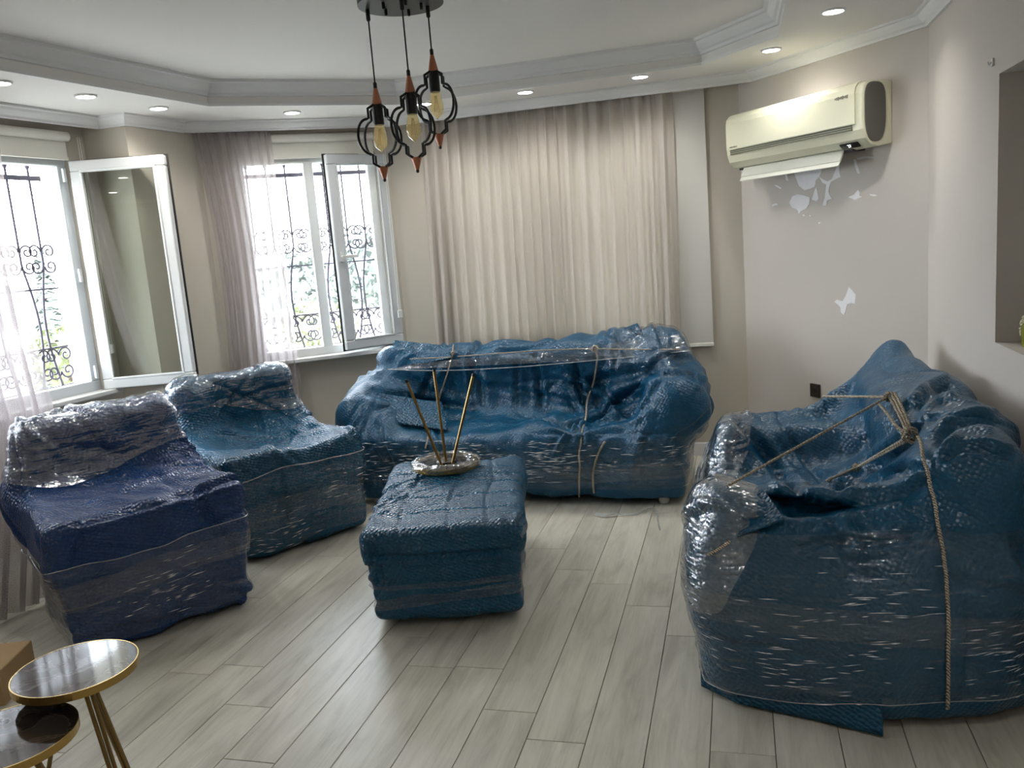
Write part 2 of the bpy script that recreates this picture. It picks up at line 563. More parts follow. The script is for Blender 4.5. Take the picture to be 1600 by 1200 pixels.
# ------------------------------------------------------------------ mesh builder
class MB:
    def __init__(self):
        self.v, self.f, self.uv = [], [], None

    def add(self, vs_, fs):
        o = len(self.v)
        self.v.extend([tuple(map(float, p)) for p in vs_])
        self.f.extend([tuple(i + o for i in f) for f in fs])

    def obox(self, c, ex, ey, ez):
        """box from centre and three half-axis vectors"""
        c, ex, ey, ez = [np.asarray(a, float) for a in (c, ex, ey, ez)]
        P = [c + sx * ex + sy * ey + sz * ez for sz in (-1, 1) for sy in (-1, 1) for sx in (-1, 1)]
        self.add(P, [(0, 2, 3, 1), (4, 5, 7, 6), (0, 1, 5, 4), (2, 6, 7, 3), (0, 4, 6, 2), (1, 3, 7, 5)])

    def box(self, lo, hi):
        lo, hi = np.asarray(lo, float), np.asarray(hi, float)
        h = (hi - lo) / 2
        self.obox((lo + hi) / 2, (h[0], 0, 0), (0, h[1], 0), (0, 0, h[2]))

    def prism(self, poly, e):
        """closed 3D polygon extruded by vector e"""
        n = len(poly)
        e = np.asarray(e, float)
        P = [np.asarray(p, float) for p in poly] + [np.asarray(p, float) + e for p in poly]
        self.add(P, [tuple(range(n - 1, -1, -1)), tuple(range(n, 2 * n))] + [(i, (i + 1) % n, n + (i + 1) % n, n + i) for i in range(n)])

    def tube(self, pts, r, n=8, closed=False, cap=True):
        pts = [np.asarray(p, float) for p in pts]
        m = len(pts)
        rs = r if hasattr(r, '__len__') else [r] * m
        rings = []
        up = None
        for i, p in enumerate(pts):
            a = pts[(i - 1) % m] if (i > 0 or closed) else p
            b = pts[(i + 1) % m] if (i < m - 1 or closed) else p
            t = b - a
            t = t / (np.linalg.norm(t) + 1e-12)
            if up is None:
                up = np.array([0, 0, 1.0]) if abs(t[2]) < 0.9 else np.array([1.0, 0, 0])
            u = up - t * (up @ t)
            u = u / (np.linalg.norm(u) + 1e-12)
            w = np.cross(t, u)
            up = u
            rings.append([p + rs[i] * (math.cos(2 * math.pi * k / n) * u + math.sin(2 * math.pi * k / n) * w) for k in range(n)])
        V = [q for rg in rings for q in rg]
        Fs = []
        for i in range(m if closed else m - 1):
            for k in range(n):
                a, b = i * n, ((i + 1) % m) * n
                Fs.append((a + k, a + (k + 1) % n, b + (k + 1) % n, b + k))
        if cap and not closed:
            Fs.append(tuple(range(n - 1, -1, -1)))
            Fs.append(tuple((m - 1) * n + k for k in range(n)))
        self.add(V, Fs)

    def lathe(self, c, prof, n=24, axis=(0, 0, 1)):
        """prof = [(r, h)] from bottom to top, around axis at c"""
        c = np.asarray(c, float)
        az = np.asarray(axis, float)
        az = az / np.linalg.norm(az)
        ax = np.cross(az, (0, 1, 0) if abs(az[1]) < 0.9 else (1, 0, 0))
        ax = ax / np.linalg.norm(ax)
        ay = np.cross(az, ax)
        V, Fs = [], []
        for r, h in prof:
            for k in range(n):
                t = 2 * math.pi * k / n
                V.append(c + az * h + r * (math.cos(t) * ax + math.sin(t) * ay))
        for i in range(len(prof) - 1):
            for k in range(n):
                Fs.append((i * n + k, i * n + (k + 1) % n, (i + 1) * n + (k + 1) % n, (i + 1) * n + k))
        Fs.append(tuple(range(n - 1, -1, -1)))
        Fs.append(tuple((len(prof) - 1) * n + k for k in range(n)))
        self.add(V, Fs)

    def build(self, name, mat, parent=None, smooth=False, bevel=0, kind=None, segs=2):
        return mesh_obj(name, np.array(self.v), self.f, mat, parent, smooth, bevel, kind, segs)


def origin_of(o):
    p = np.zeros(3)
    while o is not None:
        p += np.array(o.location)
        o = o.parent
    return p


def mesh_obj(name, V, Fs, mat, parent=None, smooth=False, bevel=0, kind=None, segs=2, uv=None):
    me = bpy.data.meshes.new(name)
    V = np.asarray(V, float)
    if parent is not None:
        V = V - origin_of(parent)
    me.from_pydata(V.tolist(), [], [tuple(int(i) for i in f) for f in Fs])
    me.validate()
    if smooth:
        me.polygons.foreach_set('use_smooth', [True] * len(me.polygons))
    if uv is not None:
        lay = me.uv_layers.new(name='UVMap')
        li = np.zeros(len(me.loops), dtype=np.int32)
        me.loops.foreach_get('vertex_index', li)
        lay.data.foreach_set('uv', np.asarray(uv)[li].ravel())
    me.update()
    o = bpy.data.objects.new(name, me)
    COL.objects.link(o)
    if mat is not None:
        me.materials.append(MAT[mat] if isinstance(mat, str) else mat)
    if parent is not None:
        o.parent = parent
    if bevel:
        b = o.modifiers.new('bevel', 'BEVEL')
        b.width = bevel
        b.segments = segs
        b.limit_method = 'ANGLE'
        b.angle_limit = math.radians(40)
    if kind:
        o['kind'] = kind
    return o


def thing(name, label, cat, loc, group=None):
    o = bpy.data.objects.new(name, None)
    COL.objects.link(o)
    o.location = tuple(map(float, loc))
    o.empty_display_size = 0.05
    o['label'] = label
    o['category'] = cat
    if group:
        o['group'] = group
    return o


def tag(o, label, cat, group=None):
    o['label'] = label
    o['category'] = cat
    if group:
        o['group'] = group
    return o


def struct(name, loc=(0, 0, 0), label=None):
    o = bpy.data.objects.new(name, None)
    COL.objects.link(o)
    o.location = tuple(map(float, loc))
    o.empty_display_size = 0.05
    o['kind'] = 'structure'
    if label:
        o['label'] = label
    return o


# ------------------------------------------------------------------ plan of the room
def dirv(a):
    return np.array([math.cos(math.radians(a)), math.sin(math.radians(a)), 0.0])


def P3(x, y, z=0.0):
    return np.array([x, y, z], float)


Z_COR, Z_SOF, Z_CEIL = 2.45, 2.512, 2.65
YB = -2.6                                         # wall behind the camera
L_DIR = dirv(84.5)
L0 = P3(-3.85, 4.42)                              # inside face of the window wall on the left
L_back = L0 + L_DIR * ((YB - L0[1]) / L_DIR[1])
PIL_A, PIL_B = P3(-3.53, 4.50), P3(-3.475, 4.98)  # pillar edge, far end of its side face
C_DIR = dirv(36)
C0 = P3(-3.53, 5.06)
Y_CUR = 5.87
C_R = C0 + C_DIR * ((Y_CUR - C0[1]) / C_DIR[1])
AC_A, AC_B = P3(0.045, Y_CUR), P3(0.94, 4.72)
X_R = 0.94
AC_D = (AC_B - AC_A) / np.linalg.norm(AC_B - AC_A)
AC_N = np.array([AC_D[1], -AC_D[0], 0])           # into the room
if AC_N[1] > 0:
    AC_N = -AC_N


def wall_panel(mb, p0, p1, z0, z1, openings, thick, outn):
    """wall between plan points p0,p1; openings = [(s0,s1,za,zb)]; thickness outward"""
    d = p1 - p0
    Lg = np.linalg.norm(d)
    d = d / Lg
    outn = np.asarray(outn, float)

    def blk(s0, s1, a, b):
        if s1 - s0 < 1e-4 or b - a < 1e-4:
            return
        c = p0 + d * (s0 + s1) / 2 + outn * thick / 2
        mb.obox((c[0], c[1], (a + b) / 2), d * (s1 - s0) / 2, outn * thick / 2, (0, 0, (b - a) / 2))
    s = 0.0
    for (a, b, za, zb) in sorted(openings):
        blk(s, a, z0, z1)
        blk(a, b, z0, za)
        blk(a, b, zb, z1)
        s = b
    blk(s, Lg, z0, z1)


WT = 0.25
Z_TOP = 2.75
# --- left window wall
L_N = np.array([-L_DIR[1], L_DIR[0], 0])          # outwards (-x)
L_end = L0 + L_DIR * ((4.50 - L0[1]) / L_DIR[1])
Llen = np.linalg.norm(L_end - L_back)
LW_R = np.linalg.norm(L0 - L_DIR * 0.06 - L_back)  # right side of the opening along the wall
LW_L = LW_R - 1.75
WZ0, WZ1 = 0.87, 2.30
mb = MB()
wall_panel(mb, L_back, L_end, 0, Z_TOP, [(LW_L, LW_R, WZ0, WZ1)], WT, L_N)
w = mb.build('wall_left', 'wall_b', kind='structure')
# --- pillar
mb = MB()
mb.prism([P3(-4.15, 4.50), PIL_A, PIL_B + (PIL_B - PIL_A) * 0.9, P3(-4.15, 5.4)], (0, 0, Z_TOP))
w = mb.build('wall_pillar', 'wall_b', kind='structure')
# --- centre window wall
C_N = np.array([-C_DIR[1], C_DIR[0], 0])
C_L = C0 + C_DIR * 0.04
CW_R = np.linalg.norm(C_R - C_L) - 0.10
CW_L = 0.26
mb = MB()
wall_panel(mb, C_L, C_R + C_DIR * 0.12, 0, Z_TOP, [(CW_L, CW_R, 0.88, WZ1)], WT, C_N)
mb.build('wall_center', 'wall_b', kind='structure')
# --- curtained wall
mb = MB()
wall_panel(mb, P3(C_R[0] + 0.0, Y_CUR), P3(AC_A[0] + 0.2, Y_CUR), 0, Z_TOP, [(0.42, 1.98, 0.88, 2.27)], WT, (0, 1, 0))
mb.build('wall_curtain', 'wall_b', kind='structure')
# --- chamfer wall with the air conditioner
mb = MB()
wall_panel(mb, AC_A, AC_B, 0, Z_TOP, [], WT, -AC_N)
WALL_AC = mb.build('wall_chamfer', 'wall', kind='structure')
# --- right wall with niche
NI_Y1, NI_Y0, NI_Z0, NI_Z1 = 3.545, 1.9, 1.053, 2.035
mb = MB()
wall_panel(mb, P3(X_R, 4.72 + 0.15), P3(X_R, YB), 0, Z_TOP, [(4.87 - NI_Y1, 4.87 - NI_Y0, NI_Z0, NI_Z1)], 0.30, (1, 0, 0))
mb.box((X_R + 0.24, NI_Y0 - 0.05, NI_Z0 - 0.05), (X_R + 0.32, NI_Y1 + 0.05, NI_Z1 + 0.05))
mb.build('wall_right', 'wall', kind='structure')
# --- wall behind the camera
mb = MB()
mb.box((L_back[0] - 0.3, YB - 0.2, 0), (X_R + 0.3, YB, Z_TOP))
mb.build('wall_back', 'wall', kind='structure')

# --- floor with planks
mb = MB()
mb.box((-4.9, YB - 0.2, -0.25), (1.3, 6.1, -0.012))
floor = mb.build('floor', 'under', kind='structure')
PW = 0.1919
JOINT = {-1: 2.71, 0: 2.44, 1: 2.137, 4: 2.80, 5: 2.526, 6: 2.375, 7: 3.39, 8: 3.13, 2: 3.02, 3: 1.55}
PL = 1.236
gap = 0.0012
plank_meshes = {}


def plank_mesh(w_, l_):
    key = (round(w_, 3), round(l_, 3))
    if key not in plank_meshes:
        a, b = w_ / 2 - gap, l_ / 2 - gap
        c = 0.0012
        V = [(-a, -b, -0.01), (a, -b, -0.01), (a, b, -0.01), (-a, b, -0.01), (-a, -b, -c), (a, -b, -c), (a, b, -c), (-a, b, -c),
             (-a + c, -b + c, 0), (a - c, -b + c, 0), (a - c, b - c, 0), (-a + c, b - c, 0)]
        Fs = [(0, 1, 5, 4), (1, 2, 6, 5), (2, 3, 7, 6), (3, 0, 4, 7), (4, 5, 9, 8), (5, 6, 10, 9), (6, 7, 11, 10), (7, 4, 8, 11), (8, 9, 10, 11), (3, 2, 1, 0)]
        me = bpy.data.meshes.new('plank')
        me.from_pydata(V, [], Fs)
        me.materials.append(MAT['plank'])
        me.update()
        plank_meshes[key] = me
    return plank_meshes[key]


for r in range(-15, 15):
    x0 = -1.8557 + r * PW
    if x0 + PW < -4.75 or x0 > 1.15:
        continue
    j = JOINT.get(r, (r * 0.437 * PL) % PL)
    y = j + PL * math.floor((YB - j) / PL)
    while y < 5.95:
        ya, yb = max(y, YB - 0.05), min(y + PL, 5.98)
        if yb - ya > 0.03:
            o = bpy.data.objects.new('plank', plank_mesh(PW, yb - ya))
            COL.objects.link(o)
            o.location = (x0 + PW / 2, (ya + yb) / 2, 0)
            o.parent = floor
        y += PL


# --- ceiling, soffit with tray
def offset_path(pts, u, closed=False):
    """offset an open plan polyline to its right-hand side by u, mitred"""
    n = len(pts)
    out = []
    for i in range(n):
        segs = []
        if i > 0 or closed:
            a = pts[i] - pts[(i - 1) % n]
            segs.append(a / np.linalg.norm(a))
        if i < n - 1 or closed:
            b = pts[(i + 1) % n] - pts[i]
            segs.append(b / np.linalg.norm(b))
        ns = [np.array([s[1], -s[0], 0]) for s in segs]
        if len(ns) == 1:
            m = ns[0] * u
        else:
            m = (ns[0] + ns[1])
            m = m / (1 + ns[0] @ ns[1]) * u
        out.append(pts[i] + m)
    return out


def moulding(name, pts, prof, mat, closed=False):
    """prof = [(u, z)] closed outline; path pts with room on the right-hand side"""
    mb = MB()
    cols = [[p + np.array([0, 0, z]) for p in offset_path(pts, u, closed)] for u, z in prof]
    n, k = len(pts), len(prof)
    V = [cols[j][i] for i in range(n) for j in range(k)]
    Fs = []
    for i in range(n if closed else n - 1):
        a, b = i * k, ((i + 1) % n) * k
        for j in range(k):
            Fs.append((a + j, a + (j + 1) % k, b + (j + 1) % k, b + j))
    if not closed:
        Fs.append(tuple(range(k)))
        Fs.append(tuple((n - 1) * k + j for j in range(k - 1, -1, -1)))
    mb.add(V, Fs)
    o = mb.build(name, mat, kind='structure')
    return o


pel_L = P3(-3.714, 4.497)
pel_L0 = pel_L + L_DIR * ((YB - pel_L[1]) / L_DIR[1])
COR = [pel_L0, pel_L, PIL_A, PIL_B, P3(-2.345, 5.755), P3(0.128, 5.755), AC_B, P3(X_R, YB)]
cor_prof = [(0.0, Z_COR), (0.014, Z_COR), (0.016, Z_COR + 0.012), (0.03, Z_COR + 0.02), (0.048, Z_COR + 0.036), (0.058, Z_COR + 0.05), (0.074, Z_COR + 0.052), (0.076, Z_SOF + 0.002), (-0.012, Z_SOF + 0.002), (-0.012, Z_COR)]
moulding('trim_1', COR, cor_prof, 'trim')
# tray opening
TR = [P3(-3.75, -1.9), P3(-2.99, 4.57), P3(-2.085, 5.30), P3(-0.16, 5.30), P3(0.25, 4.775), P3(0.25, -1.9)]
mb = MB()
outer = [P3(-5.2, -2.9), P3(-5.2, 6.4), P3(-3.2, 6.4), P3(-0.2, 6.4), P3(1.5, 6.4), P3(1.5, -2.9)]
n = len(TR)
V = [p + P3(0, 0, Z_SOF) for p in TR] + [p + P3(0, 0, Z_SOF) for p in outer] + [p + P3(0, 0, 2.80) for p in TR] + [p + P3(0, 0, 2.80) for p in outer]
Fs = []
for i in range(n):
    j = (i + 1) % n
    Fs.append((i, j, n + j, n + i))
    Fs.append((2 * n + i, 3 * n + i, 3 * n + j, 2 * n + j))
    Fs.append((i, 2 * n + i, 2 * n + j, j))
mb.add(V, Fs)
mb.build('ceiling_soffit', 'ceil', kind='structure')
mb = MB()
mb.box((-5.2, -2.9, Z_CEIL), (1.5, 6.4, Z_CEIL + 0.06))
mb.build('ceiling', 'ceil', kind='structure')
tp = [(0.0, Z_SOF + 0.052), (0.012, Z_SOF + 0.055), (0.016, Z_SOF + 0.07), (0.03, Z_SOF + 0.078), (0.05, Z_SOF + 0.1), (0.06, Z_SOF + 0.118), (0.078, Z_SOF + 0.122), (0.08, Z_CEIL + 0.002), (-0.01, Z_CEIL + 0.002), (-0.01, Z_SOF + 0.052)]
moulding('trim_2', TR, tp, 'trim', closed=True)
# bottom bead of the tray
tb = [(0.0, Z_SOF - 0.004), (0.008, Z_SOF - 0.004), (0.010, Z_SOF + 0.012), (-0.004, Z_SOF + 0.012), (-0.010, Z_SOF - 0.004)]
moulding('trim_3', TR, tb, 'trim', closed=True)

# baseboards
bb_prof = [(0.001, 0.0), (0.013, 0.0), (0.013, 0.085), (0.009, 0.093), (0.001, 0.093)]
moulding('baseboard_curtain', [P3(C_R[0] + 0.02, Y_CUR), AC_A], bb_prof, 'trim')
moulding('baseboard_chamfer', [AC_A, AC_B], bb_prof, 'trim')
moulding('baseboard_right', [AC_B, P3(X_R, YB)], bb_prof, 'trim')
moulding('baseboard_center', [C_L + C_DIR * 0.02, C_R], bb_prof, 'trim')
moulding('baseboard_left', [L_back, L_end], bb_prof, 'trim')


# ------------------------------------------------------------------ windows
def frame_quad(mb, O, d, z0, z1, w_, t, nrm, depth):
    """rectangular frame: origin O (plan), along d for w_, from z0 to z1, member width t, depth along nrm"""
    O, d, nrm = [np.asarray(a, float) for a in (O, d, nrm)]
    up = np.array([0, 0, 1.0])

    def bar(s0, s1, a, b):
        c = O + d * (s0 + s1) / 2 + up * (a + b) / 2 + nrm * depth / 2
        mb.obox(c, d * (s1 - s0) / 2, nrm * depth / 2, up * (b - a) / 2)
    bar(0, w_, z0, z0 + t)
    bar(0, w_, z1 - t, z1)
    bar(0, t, z0 + t, z1 - t)
    bar(w_ - t, w_, z0 + t, z1 - t)


def pane(name, O, d, z0, z1, w_, nrm, parent, mat='glass', t=0.006):
    mb = MB()
    O, d, nrm = [np.asarray(a, float) for a in (O, d, nrm)]
    up = np.array([0, 0, 1.0])
    mb.obox(O + d * w_ / 2 + up * (z0 + z1) / 2, d * w_ / 2, nrm * t / 2, up * (z1 - z0) / 2)
    return mb.build(name, mat, parent)


def sash(parent, H, d, z0, z1, w_, nrm, name='sash', gasket=True, handle=None, glass='glass', t=0.062, depth=0.055, pmat='pvc'):
    """casement: hinge point H, leaf along d, nrm = thickness direction"""
    mb = MB()
    frame_quad(mb, H, d, z0, z1, w_, t, nrm, depth)
    s = mb.build(name, pmat, parent, bevel=0.008, segs=2)
    mb = MB()
    frame_quad(mb, np.asarray(H) + d * (t - 0.004) + nrm * (-0.004), d, z0 + t - 0.004, z1 - t + 0.004, w_ - 2 * t + 0.008, 0.014, nrm, 0.012)
    mb.build('glazing_bead', pmat, s, bevel=0.004)
    if gasket:
        mb = MB()
        frame_quad(mb, np.asarray(H) + nrm * depth - d * 0.008, d, z0 - 0.008, z1 + 0.008, w_ + 0.016, 0.014, nrm, 0.012)
        mb.build('gasket', 'gasket', s)
    pane('glass', np.asarray(H) + d * t + nrm * depth * 0.5, d, z0 + t, z1 - t, w_ - 2 * t, nrm, s, glass)
    if handle is not None:
        hs_, hz, sgn = handle
        mb = MB()
        c = np.asarray(H) + d * hs_ + np.array([0, 0, hz])
        mb.obox(c - nrm * 0.006, d * 0.013, nrm * 0.007, (0, 0, 0.035))
        mb.tube([c - nrm * 0.008, c - nrm * 0.045], 0.008, 8)
        mb.obox(c - nrm * 0.048 + d * sgn * 0.05, d * 0.062, nrm * 0.007, (0, 0, 0.010))
        mb.build('handle', 'pvc', s, bevel=0.004)
    return s


def scroll(c, d, r, sx, sz, turns=1.35, n=22):
    """spiral in the vertical plane along d"""
    pts = []
    for i in range(n):
        t = i / (n - 1)
        a = t * turns * 2 * math.pi
        q = r * (1 - 0.82 * t)
        pts.append(np.asarray(c) + d * sx * (q * math.cos(a)) + np.array([0, 0, sz * q * math.sin(a)]))
    return pts


def grille(name, O, d, w_, z0, z1, nbar, label):
    """wrought iron grille in the plane through O along d"""
    base = np.asarray(O) + d * w_ / 2 + np.array([0, 0, z0])
    root = thing(name, label, 'grille', base)
    up = np.array([0, 0, 1.0])
    for z in (z0 + 0.02, z0 + 0.26, z0 + 0.62, z1 - 0.10):
        mb = MB()
        big = z > z1 - 0.2
        mb.obox(np.asarray(O) + d * w_ / 2 + up * z, d * w_ / 2, np.cross(d, up) * 0.006, up * (0.014 if big else 0.005))
        mb.build('rail', 'iron', root)
    for i in range(nbar):
        s = w_ * (i + 0.5) / nbar
        p = np.asarray(O) + d * s
        mb = MB()
        bulge = 0.055 * (1 if i % 2 else -1)
        pts = []
        for k in range(26):
            z = z0 + (z1 - z0) * k / 25
            t = (z - z0) / (z1 - z0)
            off = bulge * math.sin(math.pi * min(1, t / 0.55)) if t < 0.55 else 0
            pts.append(p + d * off + up * z)
        mb.tube(pts, 0.0072, 6)
        mb.lathe(p + up * (z1 - 0.03), [(0.006, -0.02), (0.014, -0.008), (0.014, 0.008), (0.004, 0.028)], 8)
        b = mb.build('bar', 'iron', root, smooth=True)
        for sx in (-1, 1):
            for sz in (-1, 1):
                for zc_, r_ in ((0.80, 0.045), (0.16, 0.05)):
                    mb = MB()
                    mb.tube(scroll(p + d * sx * 0.05 + up * (z0 + zc_ + r_ * sz), d, r_, -sx, sz), 0.0055, 5)
                    mb.build('scroll', 'iron', b, smooth=True)
    return root


UPV = np.array([0, 0, 1.0])
# ---- window 1: left wall, one leaf swung into the room
w1 = struct('window_1', L0 + P3(0, 0, WZ0), 'white framed window in the left wall, its casement swung open into the room')
Wd = -L_DIR                                         # along the wall towards the camera
A = L0 - L_DIR * 0.06                                # right end of the opening
fn = L_N
mb = MB()
frame_quad(mb, A + fn * 0.02, Wd, WZ0, WZ1, 1.75, 0.065, fn, 0.07)
mb.obox(A + Wd * 0.80 + fn * 0.055 + UPV * (WZ0 + WZ1) / 2, Wd * 0.04, fn * 0.035, UPV * ((WZ1 - WZ0) / 2 - 0.06))
mb.build('frame', 'pvc2', w1, bevel=0.006)
pane('pane', A + Wd * 0.845 + fn * 0.055, Wd, WZ0 + 0.065, WZ1 - 0.065, 0.84, fn, w1)
mb = MB()
mb.obox(A + Wd * 0.85 - fn * 0.03 + UPV * (WZ0 - 0.012), Wd * 0.92, fn * 0.06, UPV * 0.014)
mb.build('sill', 'pvc', w1, bevel=0.005)
mb = MB()
for z in (WZ0 + 0.12, (WZ0 + WZ1) / 2, WZ1 - 0.12):
    mb.obox(A + Wd * 0.045 - fn * 0.004 + UPV * z, Wd * 0.009, fn * 0.008, UPV * 0.04)
mb.build('hinge', 'pvc2', w1, bevel=0.003)
sd = dirv(19)
H1 = A + Wd * 0.005 - fn * 0.012
H1 = np.array([-3.835, 4.335, 0.0])
SH0, SH1 = 0.872, 2.262
sash(w1, H1, sd, SH0, SH1, 0.56, np.array([-sd[1], sd[0], 0]), glass='grime', handle=None)
gO = A + fn * 0.20
grille('window_grille', gO + Wd * 1.70, L_DIR, 1.66, WZ0 + 0.03, WZ1 - 0.02, 11, 'wrought iron scroll grille outside the left window')

# ---- window 2: centre wall
w2 = struct('window_2', C_L + P3(0, 0, 0.88), 'white framed window in the slanted wall with one leaf ajar')
B = C_L + C_DIR * CW_L
wW = CW_R - CW_L
fn2 = C_N
mb = MB()
frame_quad(mb, B + fn2 * 0.02, C_DIR, 0.88, WZ1, wW, 0.06, fn2, 0.07)
mull = np.linalg.norm((P3(-2.885, 5.528) - B)[:2]) - 0.03
mb.obox(B + C_DIR * (mull + 0.03) + fn2 * 0.055 + UPV * (0.88 + WZ1) / 2, C_DIR * 0.034, fn2 * 0.035, UPV * ((WZ1 - 0.88) / 2 - 0.055))
mb.build('frame', 'pvc', w2, bevel=0.006)
pane('pane', B + C_DIR * 0.06 + fn2 * 0.055, C_DIR, 0.94, WZ1 - 0.06, mull - 0.06, fn2, w2)
mb = MB()
mb.obox(B + C_DIR * wW / 2 - fn2 * 0.03 + UPV * 0.868, C_DIR * (wW / 2 + 0.05), fn2 * 0.06, UPV * 0.014)
mb.build('sill', 'pvc', w2, bevel=0.005)
H2 = P3(-2.425, 5.845)
sd2 = -dirv(52)
S2_W = 0.47
sash(w2, H2, sd2, 0.905, 2.278, S2_W, np.array([-C_DIR[1], C_DIR[0], 0]) * 0.9 + C_DIR * -0.2, handle=(S2_W - 0.032, 1.57, -1), pmat='pvc2', t=0.068)
grille('window_grille', B + fn2 * 0.20 + C_DIR * 0.02, C_DIR, wW - 0.04, 0.91, WZ1 - 0.02, 7, 'wrought iron scroll grille outside the centre window')

# ---- window 3 behind the big curtain
w3 = struct('window_3', P3(C_R[0] + 1.2, Y_CUR, 0.88), 'window hidden behind the lace curtain and its blind')
mb = MB()
frame_quad(mb, P3(C_R[0] + 0.42, Y_CUR + 0.08), np.array([1.0, 0, 0]), 0.88, 2.27, 1.56, 0.06, np.array([0, 1.0, 0]), 0.07)
mb.obox(P3(C_R[0] + 0.42 + 0.78, Y_CUR + 0.115, 1.575), (0.035, 0, 0), (0, 0.035, 0), (0, 0, 0.64))
mb.build('frame', 'pvc', w3, bevel=0.006)
pane('pane', P3(C_R[0] + 0.48, Y_CUR + 0.12), np.array([1.0, 0, 0]), 0.94, 2.21, 0.69, np.array([0, 1.0, 0]), w3)
pane('pane', P3(C_R[0] + 1.235, Y_CUR + 0.12), np.array([1.0, 0, 0]), 0.94, 2.21, 0.69, np.array([0, 1.0, 0]), w3)


# ------------------------------------------------------------------ blinds
def rolled_blind(label, O, d, w_, z, nrm, cord_s, cord_z0, cord_len):
    root = thing('roller_blind', label, 'blind', np.asarray(O) + d * w_ / 2 + UPV * (z - 0.05))
    c0 = np.asarray(O) + UPV * z
    mb = MB()
    mb.tube([c0, c0 + d * w_], 0.028, 16)
    mb.build('fabric_roll', 'blindbox', root, smooth=False)
    mb = MB()
    mb.obox(c0 + d * w_ / 2 - UPV * 0.072 + nrm * 0.022, d * w_ / 2, nrm * 0.004, UPV * 0.05)
    mb.obox(c0 + d * w_ / 2 - UPV * 0.125 + nrm * 0.02, d * w_ / 2, nrm * 0.008, UPV * 0.009)
    mb.build('hem_bar', 'blindbox', root)
    for sgn in (-0.008, 0.008):
        mb = MB()
        p = c0 + d * (cord_s + sgn) - nrm * 0.03
        mb.tube([p, p + UPV * (cord_z0 - cord_len - z)], 0.0022, 5)
        mb.build('cord', 'cable', root)
    mb = MB()
    p = c0 + d * cord_s - nrm * 0.03
    p[2] = cord_z0 - cord_len - 0.02
    mb.obox(p, d * 0.018, nrm * 0.009, UPV * 0.03)
    mb.build('cord_weight', 'pvc', root, bevel=0.006)
    return root


rolled_blind('rolled-up cream roller blind above the left window', A + fn * (-0.045) + Wd * 1.72, L_DIR, 1.70, 2.40, fn, 1.755, 2.36, 1.22)
rolled_blind('rolled-up cream roller blind above the centre window', B - fn2 * 0.031, C_DIR, wW - 0.01, 2.405, fn2, wW + 0.055, 2.36, 1.22)

bl = thing('roller_blind', 'white roller blind pulled down behind the lace curtain, its edge showing beside the air conditioner', 'blind', P3(-1.15, 5.845, 0.77))
mb = MB()
mb.box((-2.12, 5.843, 0.795), (-0.172, 5.8445, 2.47))
mb.build('fabric', 'blind', bl)
mb = MB()
mb.box((-2.12, 5.838, 0.772), (-0.170, 5.850, 0.797))
mb.build('hem_bar', 'blindbox', bl, bevel=0.004)
mb = MB()
mb.tube([P3(-2.12, 5.842, 2.478), P3(-0.172, 5.842, 2.478)], 0.02, 12)
mb.build('fabric_roll', 'blindbox', bl)


# ------------------------------------------------------------------ curtains
def curtain(name, label, path, mat, nz=40, folds=14, amp=0.03, seed=1, per=220, taper=0.35, loc=None, group=None):
    """path(u, t) -> plan position and z for u in 0..1 across, t in 0 (top)..1 (hem); normal(u)"""
    U = np.linspace(0, 1, per)
    T = np.linspace(0, 1, nz)
    r = np.random.default_rng(seed)
    ph = r.uniform(0, 6.28, 6)
    warp = 0.012 * np.sin(2 * math.pi * 2.3 * U + ph[0]) + 0.02 * np.sin(2 * math.pi * 1.1 * U + ph[1])
    V, uvs = [], []
    for ti, t in enumerate(T):
        pos, nrm, tan = path(U, t)
        a = amp * (1 - taper + taper * t)
        w_ = (np.sin(2 * math.pi * folds * (U + warp) + ph[2]) + 0.35 * np.sin(2 * math.pi * folds * 2.17 * (U + warp * 0.7) + ph[3] + 0.7 * t)
              + 0.45 * np.sin(2 * math.pi * folds * 0.53 * U + ph[4] + 0.4 * t))
        # sharpen the folds
        w_ = np.tanh(1.3 * w_) * 0.8 + 0.3 * w_
        side = 0.5 * amp * np.cos(2 * math.pi * folds * (U + warp) + ph[2]) * 0.4
        V.append(pos + nrm * (a * w_)[:, None] + tan * side[:, None])
        L_ = np.concatenate([[0], np.cumsum(np.linalg.norm(np.diff(V[0], axis=0), axis=1))]) if ti == 0 else L_
        uvs.append(np.stack([L_, V[-1][:, 2]], 1))
    V = np.concatenate(V)
    uvs = np.concatenate(uvs)
    Fs = [(i * per + k, i * per + k + 1, (i + 1) * per + k + 1, (i + 1) * per + k) for i in range(nz - 1) for k in range(per - 1)]
    c = V.mean(0)
    root = thing(name, label, 'curtain', (c[0], c[1], V[:, 2].min()) if loc is None else loc)
    mesh_obj('drape', V, Fs, mat, root, smooth=True, uv=uvs)
    return root


def path_right(U, t):
    z = 2.50 - t * (2.50 - 0.05)
    x0, x1 = -2.13, -0.375
    x0 = x0 - 0.06 * t
    x1 = x1 - 0.02 * t
    pos = np.stack([x0 + (x1 - x0) * U, np.full_like(U, 5.800), np.full_like(U, z)], 1)
    return pos, np.tile([0, -1.0, 0], (len(U), 1)), np.tile([1.0, 0, 0], (len(U), 1))


rc = curtain('sheer_curtain', 'wide cream lace curtain in full folds behind the three-seat sofa', path_right, 'curtain', folds=21, amp=0.0255, seed=4, per=420, nz=30)
mb = MB()
mb.box((-2.2, 5.79, 2.498), (-0.3, 5.82, 2.511))
mb.build('rail', 'pvc', rc)


